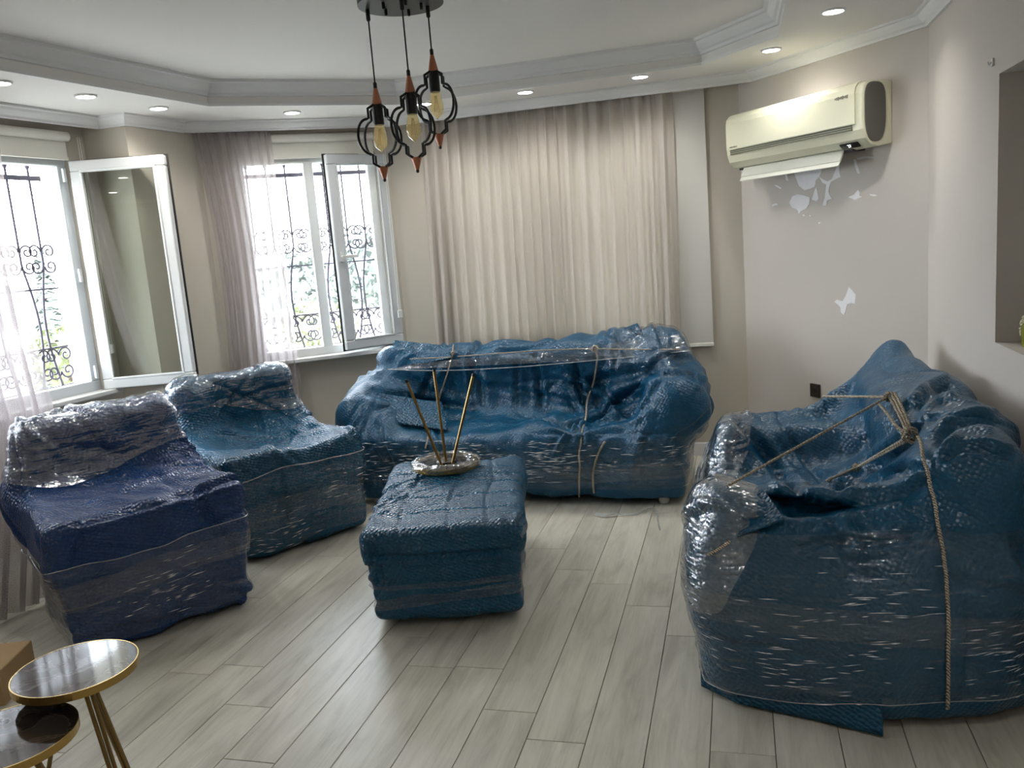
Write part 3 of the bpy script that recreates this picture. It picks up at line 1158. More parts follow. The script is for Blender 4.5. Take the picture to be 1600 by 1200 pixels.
def path_mid(U, t):
    ztop, zbot = 2.50, 0.06
    z = ztop - t * (ztop - zbot)
    s0 = -0.02 + 0.05 * math.sin(math.pi * min(1, t * 1.4)) + 0.05 * t
    s1 = 0.49 + 0.0 * t
    base = P3(-3.455, 5.075) - C_N * 0.052
    s = s0 + (s1 - s0) * U
    pos = base + C_DIR * s[:, None] + np.array([0, 0, 1.0]) * z
    return pos, np.tile(-C_N, (len(U), 1)), np.tile(C_DIR, (len(U), 1))


mc = curtain('sheer_curtain', 'narrow pinkish grey sheer curtain gathered left of the centre window', path_mid, 'curtain_s', folds=8, amp=0.017, seed=9, per=200, nz=30)
mb = MB()
mb.obox(P3(-2.95, 5.45, 2.505), C_DIR * 0.62, C_N * 0.012, UPV * 0.006)
mb.build('rail', 'pvc', mc)

EDGE = [(2.50, onX(-12, 190, -3.775)), (None, onX(0, 290, -3.75)), (None, onX(20, 400, -3.71)), (None, onX(47, 530, -3.66)), (None, onX(76, 640, -3.6)), (None, onX(79, 760, -3.5)), (0.03, onX(76, 940, -3.345))]
EZ = np.array([e[1][2] if e[0] is None else e[0] for e in EDGE])
EX = np.array([e[1][0] for e in EDGE])
EY = np.array([e[1][1] for e in EDGE])


def path_left(U, t):
    z = 2.50 - t * 2.47
    xr = np.interp(z, EZ[::-1], EX[::-1])
    yr = np.interp(z, EZ[::-1], EY[::-1])
    wdt = 1.0
    pos = np.stack([xr + (-0.096 * wdt - 0.02) * U, yr - wdt * U, np.full_like(U, z)], 1)
    return pos, np.tile([1.0, 0, 0], (len(U), 1)), np.tile([0, -1.0, 0], (len(U), 1))


lc = curtain('sheer_curtain', 'pinkish grey sheer curtain hanging at the left edge beside the open window', path_left, 'curtain_s', folds=12, amp=0.035, seed=12, per=240, nz=34)
mb = MB()
pm = L0 + P3(0.085, -1.2)
mb.obox((pm[0], pm[1], 2.505), L_DIR * 1.2, L_N * 0.012, UPV * 0.006)
mb.build('rail', 'pvc', lc)

# ------------------------------------------------------------------ outside
mb = MB()
mb.box((-60, -40, -4.2), (40, 90, -4.0))
g_ = mb.build('ground_outside', 'earth', kind='structure')


def conifer(label, base, h, r, seed, mat='leaf', group=None):
    rr = np.random.default_rng(seed)
    root = thing('conifer', label, 'tree', base)
    b = np.asarray(base, float)
    mb = MB()
    mb.tube([b, b + UPV * h * 0.95], [0.12, 0.02], 6)
    mb.build('trunk', 'bark', root)
    mb = MB()
    for k in range(650):
        t = rr.uniform(0.05, 1) ** 0.9
        a = rr.uniform(0, 6.283)
        rad = r * (1 - t) + 0.06
        q = b + UPV * (h * t)
        dv = np.array([math.cos(a), math.sin(a), -0.25])
        wv = np.array([-math.sin(a), math.cos(a), 0])
        e = q + dv * rad * rr.uniform(0.7, 1.1)
        m_ = q * 0.45 + e * 0.55
        s = 0.10 + 0.12 * (1 - t)
        lift = UPV * rr.uniform(-0.05, 0.1)
        mb.add([q, m_ + wv * s + lift, e, m_ - wv * s + lift, m_ + UPV * 0.06], [(0, 1, 4), (1, 2, 4), (2, 3, 4), (3, 0, 4)])
    mb.build('foliage', mat, root, kind='stuff')
    return root


def bush(label, c, r, seed, mat, n=500):
    rr = np.random.default_rng(seed)
    root = thing('bush', label, 'bush', (c[0], c[1], -4.0))
    c = np.asarray(c, float)
    mb = MB()
    mb.tube([P3(c[0], c[1], -4.0), c], [0.1, 0.04], 6)
    mb.build('stem', 'bark', root)
    mb = MB()
    for k in range(n):
        d_ = rr.normal(size=3)
        d_ /= np.linalg.norm(d_)
        q = c + d_ * r * rr.uniform(0.6, 1) * np.array([1, 1, 0.9])
        u = rr.normal(size=3)
        u /= np.linalg.norm(u)
        v = np.cross(d_, u)
        s = r * 0.14
        mb.add([q - u * s, q + v * s * 0.6, q + u * s, q - v * s * 0.6], [(0, 1, 2, 3)])
    mb.build('foliage', mat, root, kind='stuff')
    return root


def out_pt(px, py, dist):
    d = ray(px, py)
    return CAM + d / np.linalg.norm(d) * dist


p = out_pt(80, 500, 15)
conifer('pale conifer standing outside the left window', (p[0], p[1], -4.0), 4.0 + out_pt(72, 395, 15)[2], 1.15, 3)
p = out_pt(108, 560, 9)
bush('yellow-green bush outside the bottom of the left window', p, 0.42, 5, 'leaf2')
p = out_pt(500, 520, 18)
bush('leafy green bush seen through the gap of the ajar centre window', p, 0.9, 6, 'leaf2')
p = out_pt(470, 455, 30)
bush('hazy grey-green tree seen through the centre window', p, 1.6, 8, 'leaf', 700)
p = out_pt(590, 420, 34)
bush('hazy rounded tree farther right through the centre window', p, 1.9, 10, 'leaf', 700)
# hazy hill line
mb = MB()
hp = []
for i in range(40):
    a = math.radians(60 + i * 3.2)
    hh = 2.0 + 2.2 * math.sin(i * 0.5) + 1.4 * math.sin(i * 1.3 + 1)
    hp.append((120 * math.cos(a), 120 * math.sin(a), max(0.5, hh)))
V = [(x, y, -4.0) for x, y, z in hp] + [(x, y, z) for x, y, z in hp] + [(x * 1.3, y * 1.3, -4.0) for x, y, z in hp]
nn = len(hp)
mb.add(V, [(i, i + 1, nn + i + 1, nn + i) for i in range(nn - 1)] + [(nn + i, nn + i + 1, 2 * nn + i + 1, 2 * nn + i) for i in range(nn - 1)])
mb.build('hill_range', 'hill', kind='structure')

# ------------------------------------------------------------------ ceiling spotlights
SPOTS = [((-3.33, 3.415), 'recessed ceiling spotlight cut by the left edge above the open casement'),
         ((-3.27, 3.90), 'recessed ceiling spotlight above the left window'),
         ((-3.22, 4.42), 'recessed ceiling spotlight in front of the wall pillar'),
         ((-2.72, 5.08), 'recessed ceiling spotlight above the gathered centre curtain'),
         ((-1.925, 5.37), 'recessed ceiling spotlight half hidden behind the pendant lamp'),
         ((-1.26, 5.42), 'recessed ceiling spotlight above the left part of the lace curtain'),
         ((-0.533, 5.40), 'recessed ceiling spotlight above the right part of the lace curtain'),
         ((0.221, 5.10), 'recessed ceiling spotlight above the left end of the air conditioner'),
         ((0.467, 4.37), 'recessed ceiling spotlight above the right end of the air conditioner, at the top edge'),
         ((0.55, 1.2), None), ((0.55, -0.4), None), ((-3.6, 0.9), None), ((-3.75, -0.7), None), ((-2.4, -2.25), None), ((-0.9, -2.25), None)]  # None: unseen spotlights behind the camera, added as fill light
for (x, y), lab in SPOTS:
    s = thing('ceiling_spotlight', lab or 'unseen ceiling spotlight added behind the viewer for fill light', 'spotlight', (x, y, Z_SOF - 0.012), 'recessed ceiling spotlights')
    mb = MB()
    prof = [(0.046, Z_SOF - 0.001), (0.046, Z_SOF - 0.011), (0.054, Z_SOF - 0.011), (0.056, Z_SOF - 0.004), (0.056, Z_SOF - 0.001)]
    k = 28
    V, Fs = [], []
    for r_, z_ in prof:
        for i in range(k):
            a = 2 * math.pi * i / k
            V.append((x + r_ * math.cos(a), y + r_ * math.sin(a), z_))
    for i in range(len(prof)):
        j = (i + 1) % len(prof)
        for q in range(k):
            Fs.append((i * k + q, i * k + (q + 1) % k, j * k + (q + 1) % k, j * k + q))
    mb.add(V, Fs)
    mb.build('bezel', 'pvc', s, smooth=False)
    mb = MB()
    mb.lathe((x, y, 0), [(0.046, Z_SOF - 0.007), (0.046, Z_SOF - 0.002)], 28)
    mb.build('diffuser', 'spot', s)
    ld = bpy.data.lights.new('spot_lamp', 'SPOT')
    ld.energy = SPOT_WATTS
    ld.spot_size = math.radians(150)
    ld.spot_blend = 0.9
    ld.shadow_soft_size = 0.045
    ld.color = (1.0, 0.97, 0.92)
    lo = bpy.data.objects.new('spot_lamp', ld)
    COL.objects.link(lo)
    lo.parent = s
    lo.location = (0, 0, -0.008)

# ------------------------------------------------------------------ pendant chandelier
CH = P3(-1.325, 3.52, 0)
R_CAN = 0.18
ch = thing('chandelier', 'black round ceiling pendant with three cage lamps and copper cones', 'chandelier', CH + UPV * 1.9)
mb = MB()
mb.lathe(CH, [(R_CAN - 0.012, 2.592), (R_CAN, 2.592), (R_CAN, 2.652), (R_CAN - 0.012, 2.652)], 48)
can = mb.build('canopy', 'canopy', ch)
for i in range(5):
    a = i * 1.256 + 0.3
    mb = MB()
    mb.lathe(CH + P3(0.085 * math.cos(a), 0.085 * math.sin(a)), [(0.005, 2.565), (0.007, 2.57), (0.007, 2.593)], 8)
    mb.build('cord_grip', 'black', can)


def cage_profile():
    # (radius, height) from top collar to bottom collar, one rib of a lantern cage
    pts = [(0.018, 0.0), (0.052, -0.018), (0.052, -0.058), (0.064, -0.062)]
    for i in range(1, 16):
        a = math.pi / 2 - math.pi * i / 16
        pts.append((0.060 + 0.052 * math.cos(a) * 1.05, -0.134 + 0.072 * math.sin(a)))
    pts += [(0.062, -0.206), (0.050, -0.210), (0.050, -0.246), (0.016, -0.262)]
    return pts


def pendant(xy, ztip):
    """lamp hanging at plan xy, finial tip at ztip"""
    z_bot = ztip + 0.062          # bottom of the cage
    z_top = z_bot + 0.262
    c = P3(*xy)
    mb = MB()
    mb.tube([c + UPV * 2.575, c + UPV * (z_top + 0.085)], 0.0035, 6)
    mb.lathe(c, [(0.006, 2.545), (0.009, 2.55), (0.009, 2.592)], 10)
    mb.build('cord', 'black', ch)
    mb = MB()
    prof = cage_profile()
    for k in range(4):
        a = math.pi / 4 + k * math.pi / 2 + 0.25
        dv = np.array([math.cos(a), math.sin(a), 0])
        mb.tube([c + dv * r_ + UPV * (z_top + h_) for r_, h_ in prof], 0.0058, 6)
    cg = mb.build('cage', 'black', ch, smooth=False)
    mb = MB()
    mb.lathe(c, [(0.022, z_top - 0.004), (0.022, z_top + 0.004), (0.0075, z_top + 0.07)], 20)
    mb.build('cone', 'copper', cg)
    mb = MB()
    mb.lathe(c, [(0.008, z_top + 0.068), (0.008, z_top + 0.09), (0.004, z_top + 0.095)], 12)
    mb.build('cord_cap', 'black', cg)
    mb = MB()
    mb.lathe(c, [(0.021, z_top - 0.085), (0.023, z_top - 0.08), (0.023, z_top)], 20)
    mb.build('socket', 'black', cg)
    mb = MB()
    mb.lathe(c, [(0.003, z_top - 0.198), (0.006, z_top - 0.192), (0.024, z_top - 0.176), (0.031, z_top - 0.158), (0.030, z_top - 0.14), (0.024, z_top - 0.105), (0.019, z_top - 0.082)], 20)
    mb.build('bulb', 'bulb', cg, smooth=True)
    mb = MB()
    for q in range(4):
        a = q * 1.57
        mb.tube([c + P3(0.004 * math.cos(a), 0.004 * math.sin(a), z_top - 0.1), c + P3(0.012 * math.cos(a), 0.012 * math.sin(a), z_top - 0.17)], 0.0012, 4)
    mb.build('filament', 'gold', cg)
    mb = MB()
    mb.lathe(c, [(0.007, z_bot - 0.05), (0.022, z_bot - 0.002), (0.022, z_bot + 0.002)], 16)
    mb.build('finial', 'copper', cg)
    mb = MB()
    mb.lathe(c, [(0.004, z_bot - 0.062), (0.007, z_bot - 0.058), (0.007, z_bot - 0.046)], 10)
    mb.build('tip', 'black', cg)


pendant((-1.475, 3.515), onplane(600, 284, (-1.475, 3.515), 15.5)[2])
pendant((-1.29, 3.44), onplane(653, 270, (-1.29, 3.44), 15.5)[2])
pendant((-1.235, 3.60), onplane(686, 233, (-1.235, 3.60), 15.5)[2])

# ------------------------------------------------------------------ air conditioner
S0, S1 = 0.115, 1.235
AZ0, AZ1, AD = 1.915, 2.245, 0.205


def acp(s, u, z):
    return AC_A + AC_D * s + AC_N * u + UPV * z


ac = thing('air_conditioner', 'cream wall-mounted split air conditioner with grey side panels and open flap', 'air conditioner', acp((S0 + S1) / 2, 0.0, AZ0))
# section (u from wall, z), rounded front
sec = [(0.001, AZ0 + 0.01), (0.10, AZ0), (0.15, AZ0 + 0.012), (0.185, AZ0 + 0.045), (0.20, AZ0 + 0.09), (0.205, AZ0 + 0.15), (0.205, AZ1 - 0.06), (0.198, AZ1 - 0.03), (0.18, AZ1 - 0.01), (0.15, AZ1), (0.001, AZ1)]
# body with rounded side ends
mb = MB()
ends = [(S0, 0.93), (S0 + 0.008, 0.985), (S0 + 0.022, 1.0), (S1 - 0.022, 1.0), (S1 - 0.008, 0.985), (S1, 0.93)]
k = len(sec)
zc = (AZ0 + AZ1) / 2
V, Fs = [], []
for s_, sc in ends:
    for u, z in sec:
        V.append(acp(s_, u * (0.55 + 0.45 * sc) if u > 0.01 else u, zc + (z - zc) * (0.8 + 0.2 * sc)))
for i in range(len(ends) - 1):
    for j in range(k):
        Fs.append((i * k + j, i * k + (j + 1) % k, (i + 1) * k + (j + 1) % k, (i + 1) * k + j))
Fs.append(tuple(range(k - 1, -1, -1)))
Fs.append(tuple((len(ends) - 1) * k + j for j in range(k)))
mb.add(V, Fs)
body = mb.build('body', 'ac', ac, smooth=False, bevel=0.006)
# front panel: shallow raised sheet following the front
mb = MB()
fs = [(0.206, AZ0 + 0.12), (0.207, AZ0 + 0.15), (0.207, AZ1 - 0.06), (0.201, AZ1 - 0.032), (0.183, AZ1 - 0.011), (0.16, AZ1 - 0.001)]
V, Fs = [], []
for s_ in (S0 + 0.02, S1 - 0.045):
    for u, z in fs:
        V.append(acp(s_, u + 0.004, z + 0.002))
q = len(fs)
Fs = [(j, j + 1, q + j + 1, q + j) for j in range(q - 1)]
mb.add(V, Fs)
o = mb.build('front_panel', 'ac', ac)
sm = o.modifiers.new('solid', 'SOLIDIFY')
sm.thickness = 0.006
sm.offset = 0
# three dark slots
for i in range(3):
    mb = MB()
    zz = AZ0 + 0.094 + i * 0.0105
    mb.obox(acp((S0 + S1) / 2 - 0.012, 0.2035 + 0.0005 * i, zz), AC_D * 0.50, AC_N * 0.003, UPV * 0.0034)
    mb.build('air_slot', 'acline', ac)
# grey rounded side panels
for s_, sg in ((S1, 1), (S0, -1)):
    mb = MB()
    pts = []
    for i in range(40):
        a = 2 * math.pi * i / 40
        uu = 0.120 + 0.072 * np.sign(math.cos(a)) * abs(math.cos(a)) ** 0.7
        zz = AZ0 + 0.175 + (0.148 if math.sin(a) > 0 else 0.150) * np.sign(math.sin(a)) * abs(math.sin(a)) ** (0.45 if math.sin(a) > 0 else 0.85)
        pts.append(acp(s_ - sg * 0.003, uu, zz))
    mb.prism(pts, AC_D * sg * 0.008)
    mb.build('side_panel', 'acgrey', ac, bevel=0.003)
# flap
mb = MB()
a0, a1 = acp(S0 + 0.09, 0.135, AZ0 + 0.004), acp(S1 - 0.20, 0.135, AZ0 + 0.004)
dn = AC_N * 0.026 - UPV * 0.056
tn = AC_N * 0.0035 + UPV * 0.0035
mb.obox((a0 + a1) / 2 + dn / 2, (a1 - a0) / 2, dn / 2, tn)
dn2 = AC_N * 0.014 - UPV * 0.022
mb.obox((a0 + a1) / 2 + dn + dn2 / 2, (a1 - a0) / 2, dn2 / 2, UPV * 0.003)
mb.build('flap', 'acflap', ac, bevel=0.002)
mb = MB()
mb.obox(acp((S0 + S1) / 2 - 0.055, 0.085, AZ0 + 0.002), AC_D * 0.47, AC_N * 0.045, UPV * 0.006)
mb.build('outlet_slot', 'gasket', ac)
# display
dc = acp(S1 - 0.125, 0.166, AZ0 + 0.021)
mu_ = (AC_N * 0.035 + UPV * 0.033)
mu_ = mu_ / np.linalg.norm(mu_)
mn = np.cross(AC_D, mu_)
if mn @ AC_N < 0:
    mn = -mn
mb = MB()
mb.obox(dc, AC_D * 0.062, mu_ * 0.017, mn * 0.004)
scr = mb.build('display', 'screen', ac, bevel=0.002)


def text_obj(txt, size, pos, ex, ey, mat, parent, name):
    cu = bpy.data.curves.new(name, 'FONT')
    cu.body = txt
    cu.size = size
    cu.align_x = 'CENTER'
    cu.align_y = 'CENTER'
    tmp = bpy.data.objects.new('tmp_text', cu)
    COL.objects.link(tmp)
    dg = bpy.context.evaluated_depsgraph_get()
    me = bpy.data.meshes.new_from_object(tmp.evaluated_get(dg))
    bpy.data.objects.remove(tmp)
    V = np.array([v.co for v in me.vertices])
    W = np.asarray(pos) + V[:, :1] * np.asarray(ex) + V[:, 1:2] * np.asarray(ey)
    Fs = [tuple(p.vertices) for p in me.polygons]
    return mesh_obj(name, W, Fs, mat, parent)


text_obj('27', 0.026, dc + mn * 0.0047, AC_D, mu_, 'digits', scr, 'digits')
# tiny illegible printed marks: rows of little strokes
for (s_a, zz, nst, hh, st) in ((S1 - 0.175, AZ1 - 0.065, 9, 0.009, 0.0105), (S0 + 0.055, AZ0 + 0.135, 8, 0.005, 0.0095)):
    mb = MB()
    for i in range(nst):
        mb.obox(acp(s_a + i * st, 0.2150, zz), AC_D * 0.0032, AC_N * 0.0006, UPV * hh * (0.75 + 0.25 * ((i * 7) % 3 - 1)))
    mb.build('printed_mark', 'print_', ac)

# ------------------------------------------------------------------ peeled paint on the chamfer wall
def patch(px):
    pts = []
    for (x, y) in px:
        d = ray(x, y)
        P = AC_A
        t = ((P - CAM) @ AC_N) / (d @ AC_N)
        pts.append(CAM + d * t + AC_N * 0.0004)
    mb = MB()
    mb.prism(pts, AC_N * 0.0012)
    o = mb.build('peeled_patch', 'plaster', WALL_AC)
    return o


CRP = lambda L_: [(1100 + x / 3.0, 100 + y / 3.0) for x, y in L_]
patch(CRP([(415, 492), (430, 478), (475, 480), (500, 476), (548, 470), (552, 500), (540, 530), (524, 545), (520, 575), (498, 585), (470, 592), (445, 570), (432, 535)]))
patch(CRP([(400, 650), (415, 620), (440, 610), (470, 616), (496, 625), (494, 655), (480, 678), (455, 690), (446, 704), (438, 684), (412, 672)]))
patch(CRP([(540, 528), (560, 542), (580, 550), (600, 540), (610, 515), (620, 490), (628, 458), (636, 458), (634, 500), (640, 530), (618, 540), (596, 552), (588, 575), (584, 600), (598, 632), (578, 640), (574, 664), (556, 662), (566, 630), (570, 600), (574, 566), (556, 556)]))
patch(CRP([(520, 590), (528, 578), (534, 610), (538, 632), (528, 644), (506, 636)]))
patch(CRP([(376, 490), (386, 498), (396, 548), (386, 546)]))
patch(CRP([(702, 448), (712, 446), (722, 480), (732, 514), (720, 512), (708, 480)]))
patch(CRP([(716, 440), (750, 432), (795, 432), (796, 440), (750, 444), (720, 450)]))
patch(CRP([(676, 624), (704, 612), (722, 590), (730, 600), (728, 618), (740, 622), (722, 630), (706, 638), (694, 630)]))
patch(CRP([(776, 610), (800, 612), (812, 616), (798, 620), (782, 616)]))
patch(CRP([(328, 566), (346, 570), (364, 582), (358, 586), (338, 574)]))
patch(CRP([(318, 660), (340, 652), (346, 660), (330, 664), (322, 670)]))
patch(CRP([(612, 1114), (624, 1104), (650, 1112), (664, 1088), (680, 1044), (694, 1058), (712, 1082), (708, 1124), (690, 1120), (672, 1126), (664, 1160), (656, 1178), (642, 1164), (640, 1140), (626, 1126)]))
patch(CRP([(462, 706), (470, 704), (476, 712), (466, 714)]))
patch(CRP([(494, 708), (502, 710), (500, 716), (494, 714)]))
patch(CRP([(536, 742), (546, 740), (544, 750), (538, 748)]))

# wall socket
oc = onplane(1275, 610, AC_A, math.degrees(math.atan2(AC_D[1], AC_D[0])))
so = thing('wall_socket', 'dark brown square wall socket low on the wall behind the loveseat', 'socket', oc)
mb = MB()
mb.obox(oc + AC_N * 0.006, AC_D * 0.042, AC_N * 0.006, UPV * 0.042)
mb.build('plate', 'outlet', so, bevel=0.005)
mb = MB()
mb.lathe(oc + AC_N * 0.0125, [(0.017, 0.0), (0.019, 0.0), (0.019, 0.003), (0.017, 0.003)], 20, AC_N)
mb.lathe(oc + AC_N * 0.0122, [(0.016, 0.0), (0.016, 0.0008)], 20, AC_N)
mb.build('well', 'gasket', so)
# wall hook
hk = onX(1553, 97, X_R)
h_ = thing('wall_hook', 'small white wall hook above the niche corner', 'hook', hk)
mb = MB()
mb.obox(hk + P3(-0.004, 0, 0), (0.004, 0, 0), (0, 0.012, 0), (0, 0, 0.014))
mb.build('plate', 'pvc', h_, bevel=0.003)
mb = MB()
mb.tube([hk + P3(-0.008, 0, 0.0), hk + P3(-0.018, 0, -0.008), hk + P3(-0.02, 0, 0.004)], 0.003, 6)
mb.build('prong', 'pvc', h_)
# bottle in the niche
bc = P3(X_R + 0.085, 3.40, NI_Z0)
bj = thing('candle_jar', 'olive green glass jar with a cream shell garland in the wall niche', 'jar', bc)
mb = MB()
mb.lathe(bc, [(0.034, 0.0), (0.038, 0.006), (0.038, 0.075), (0.03, 0.088), (0.026, 0.092), (0.026, 0.104)], 24)
mb.build('jar', 'greenglass', bj, smooth=False)
mb = MB()
rr = np.random.default_rng(3)
for i in range(34):
    a = rr.uniform(0, 6.28)
    hh = 0.098 + rr.uniform(-0.012, 0.016)
    mb.lathe(bc + P3(0.03 * math.cos(a), 0.03 * math.sin(a), hh), [(0.003, -0.006), (0.008, 0), (0.003, 0.006)], 6)
for i in range(14):
    mb.lathe(bc + P3(-0.028 + 0.002 * rr.normal(), 0.030 + 0.003 * rr.normal(), 0.035 + i * 0.0046), [(0.002, -0.005), (0.0065, 0), (0.002, 0.005)], 6)
mb.build('garland', 'lace', bj)


# ------------------------------------------------------------------ wrapped furniture toolkit
def rbox(P, c, h, r, rot=None):
    """rounded box distance; rot = 3x3 rows as local axes"""
    q = P - np.asarray(c, float)
    if rot is not None:
        q = q @ np.asarray(rot).T
    q = np.abs(q) - np.asarray(h, float) + r
    return np.linalg.norm(np.maximum(q, 0), axis=-1) + np.minimum(q.max(-1), 0) - r


def capsule(P, a, b, r):
    a, b = np.asarray(a, float), np.asarray(b, float)
    ab = b - a
    t = np.clip(((P - a) @ ab) / (ab @ ab), 0, 1)
    return np.linalg.norm(P - a - t[..., None] * ab, axis=-1) - r


def ellips(P, c, rad):
    rad = np.asarray(rad, float)
    q = (P - np.asarray(c, float)) / rad
    k = np.linalg.norm(q, axis=-1)
    return (k - 1) * rad.min()


def smin(a, b, k):
    h = np.clip(0.5 + 0.5 * (b - a) / k, 0, 1)
    return b * (1 - h) + a * h - k * h * (1 - h)


def smax(a, b, k):
    return -smin(-a, -b, k)


def rotx(deg):
    a = math.radians(deg)
    return np.array([[1, 0, 0], [0, math.cos(a), math.sin(a)], [0, -math.sin(a), math.cos(a)]])


def roty(deg):
    a = math.radians(deg)
    return np.array([[math.cos(a), 0, -math.sin(a)], [0, 1, 0], [math.sin(a), 0, math.cos(a)]])


def rotz(deg):
    a = math.radians(deg)
    return np.array([[math.cos(a), math.sin(a), 0], [-math.sin(a), math.cos(a), 0], [0, 0, 1]])


def surface_nets(f, lo, hi, h):
    lo, hi = np.asarray(lo, float), np.asarray(hi, float)
    n = np.ceil((hi - lo) / h).astype(int) + 1
    ax = [lo[i] + h * np.arange(n[i]) for i in range(3)]
    G = np.stack(np.meshgrid(*ax, indexing='ij'), -1)
    val = f(G.reshape(-1, 3)).reshape(n)
    s = val < 0
    c = n - 1
    acc = np.zeros(tuple(c) + (3,))
    cnt = np.zeros(tuple(c))
    offs = [(0, 0), (0, 1), (1, 0), (1, 1)]
    for axis in range(3):
        o1, o2 = [i for i in range(3) if i != axis]
        for a, b in offs:
            st0, st1 = [slice(0, c[0]), slice(0, c[1]), slice(0, c[2])], None
            sl0 = [None] * 3
            sl1 = [None] * 3
            sl0[axis] = slice(0, c[axis])
            sl1[axis] = slice(1, c[axis] + 1)
            sl0[o1] = sl1[o1] = slice(a, a + c[o1])
            sl0[o2] = sl1[o2] = slice(b, b + c[o2])
            v0, v1 = val[tuple(sl0)], val[tuple(sl1)]
            cr = (v0 < 0) != (v1 < 0)
            t = np.where(cr, v0 / np.where(cr, v0 - v1, 1), 0)
            p = np.zeros(tuple(c) + (3,))
            p[..., axis] = t
            p[..., o1] = a
            p[..., o2] = b
            acc += p * cr[..., None]
            cnt += cr
    act = cnt > 0
    idx = -np.ones(tuple(c), dtype=np.int64)
    idx[act] = np.arange(act.sum())
    I = np.argwhere(act)
    V = lo + h * (I + acc[act] / cnt[act][:, None])
    Q = []
    for axis in range(3):
        o1, o2 = [(axis + 1) % 3, (axis + 2) % 3]
        sl0 = [slice(None)] * 3
        sl1 = [slice(None)] * 3
        sl0[axis] = slice(0, n[axis] - 1)
        sl1[axis] = slice(1, n[axis])
        a, b = s[tuple(sl0)], s[tuple(sl1)]
        E_ = np.argwhere(a != b)
        ok = (E_[:, o1] > 0) & (E_[:, o1] < c[o1]) & (E_[:, o2] > 0) & (E_[:, o2] < c[o2])
        E_ = E_[ok]
        fl = a[tuple(E_.T)]

        def cell(d1, d2):
            q = E_.copy()
            q[:, o1] += d1
            q[:, o2] += d2
            return idx[tuple(q.T)]
        quad = np.stack([cell(-1, -1), cell(0, -1), cell(0, 0), cell(-1, 0)], 1)
        quad[~fl] = quad[~fl][:, ::-1]
        Q.append(quad)
    return V, np.concatenate(Q)


def vert_normals(V, Q):
    a = V[Q[:, 2]] - V[Q[:, 0]]
    b = V[Q[:, 3]] - V[Q[:, 1]]
    fn_ = np.cross(a, b)
    nrm = np.zeros_like(V)
    for k in range(4):
        np.add.at(nrm, Q[:, k], fn_)
    return nrm / (np.linalg.norm(nrm, axis=1, keepdims=True) + 1e-12)


def relax(V, Q, it, lam=0.5):
    E_ = np.concatenate([Q[:, [0, 1]], Q[:, [1, 2]], Q[:, [2, 3]], Q[:, [3, 0]]])
    deg = np.zeros(len(V))
    np.add.at(deg, E_[:, 0], 1)
    np.add.at(deg, E_[:, 1], 1)
    for _ in range(it):
        s = np.zeros_like(V)
        np.add.at(s, E_[:, 0], V[E_[:, 1]])
        np.add.at(s, E_[:, 1], V[E_[:, 0]])
        V = V + lam * (s / deg[:, None] - V)
    return V


def wrinkle(V, nrm, seed, big=0.018, fine=0.004, ridge=0.012, sc=(3.0, 3.0, 3.0), folds=14):
    """padded blanket: soft dents, sharp pinched folds, small crumple"""
    P = V * np.asarray(sc)
    wv = np.stack([vnoise(P * 0.6 + 31, seed + 5), vnoise(P * 0.6 + 57, seed + 6), vnoise(P * 0.6 + 91, seed + 7)], 1)
    d = 0.6 * big * fbm(P + 0.3 * wv, seed, 2)
    # taut sheet: flat facets meeting in sharp folds (triangle waves in several directions)
    rr = np.random.default_rng(seed)
    for i in range(7):
        k = rr.normal(size=3) * np.array([1, 1, 0.8])
        k /= np.linalg.norm(k)
        lam = rr.uniform(0.22, 0.62) if i < 5 else rr.uniform(0.11, 0.2)
        x = ((V + 0.05 * wv) @ k) / lam + rr.uniform(0, 1)
        tri = np.abs((x % 1.0) - 0.5) * 4 - 1
        gate = np.clip(0.55 + 1.3 * vnoise(P * 0.55 + 7 * i, seed + 60 + i), 0, 1)
        d = d + ridge * 0.42 * (lam / 0.4) * tri * gate
    # straight sharp fold lines, each on part of the sheet
    lo_, hi_ = V.min(0), V.max(0)
    for i in range(folds):
        c = V[rr.integers(0, len(V))]
        k = rr.normal(size=3)
        k /= np.linalg.norm(k)
        rad = rr.uniform(0.16, 0.42)
        q = V - c
        sdist = q @ k + 0.012 * vnoise(V * 6 + i, seed + 80)
        win = np.clip(1.6 * (1 - np.linalg.norm(q, axis=1) / rad), 0, 1)
        dep = rr.uniform(0.35, 0.8) * ridge
        up_ = rr.uniform() < 0.35
        prof = np.exp(-(sdist / 0.011) ** 2) - 0.45 * np.exp(-((np.abs(sdist) - 0.03) / 0.018) ** 2)
        d = d + (dep if up_ else -dep) * prof * win
        # one side of the fold sits a little proud
        d = d + 0.35 * dep * np.tanh(sdist / 0.012) * np.exp(-(np.abs(sdist) / 0.07)) * win
    # a few pinched creases
    r1 = 1 - np.abs(vnoise(P * 1.15 + 0.5 * wv + 11, seed + 20)) * 8.0
    g1 = np.clip(0.3 + 1.6 * vnoise(P * 0.7 + 5, seed + 22), 0.0, 1)
    d = d - 0.5 * ridge * np.clip(r1, 0, 1) * g1
    d = d + 0.35 * fine * fbm(V * 22.0, seed + 9, 2)
    return V + nrm * d[:, None]


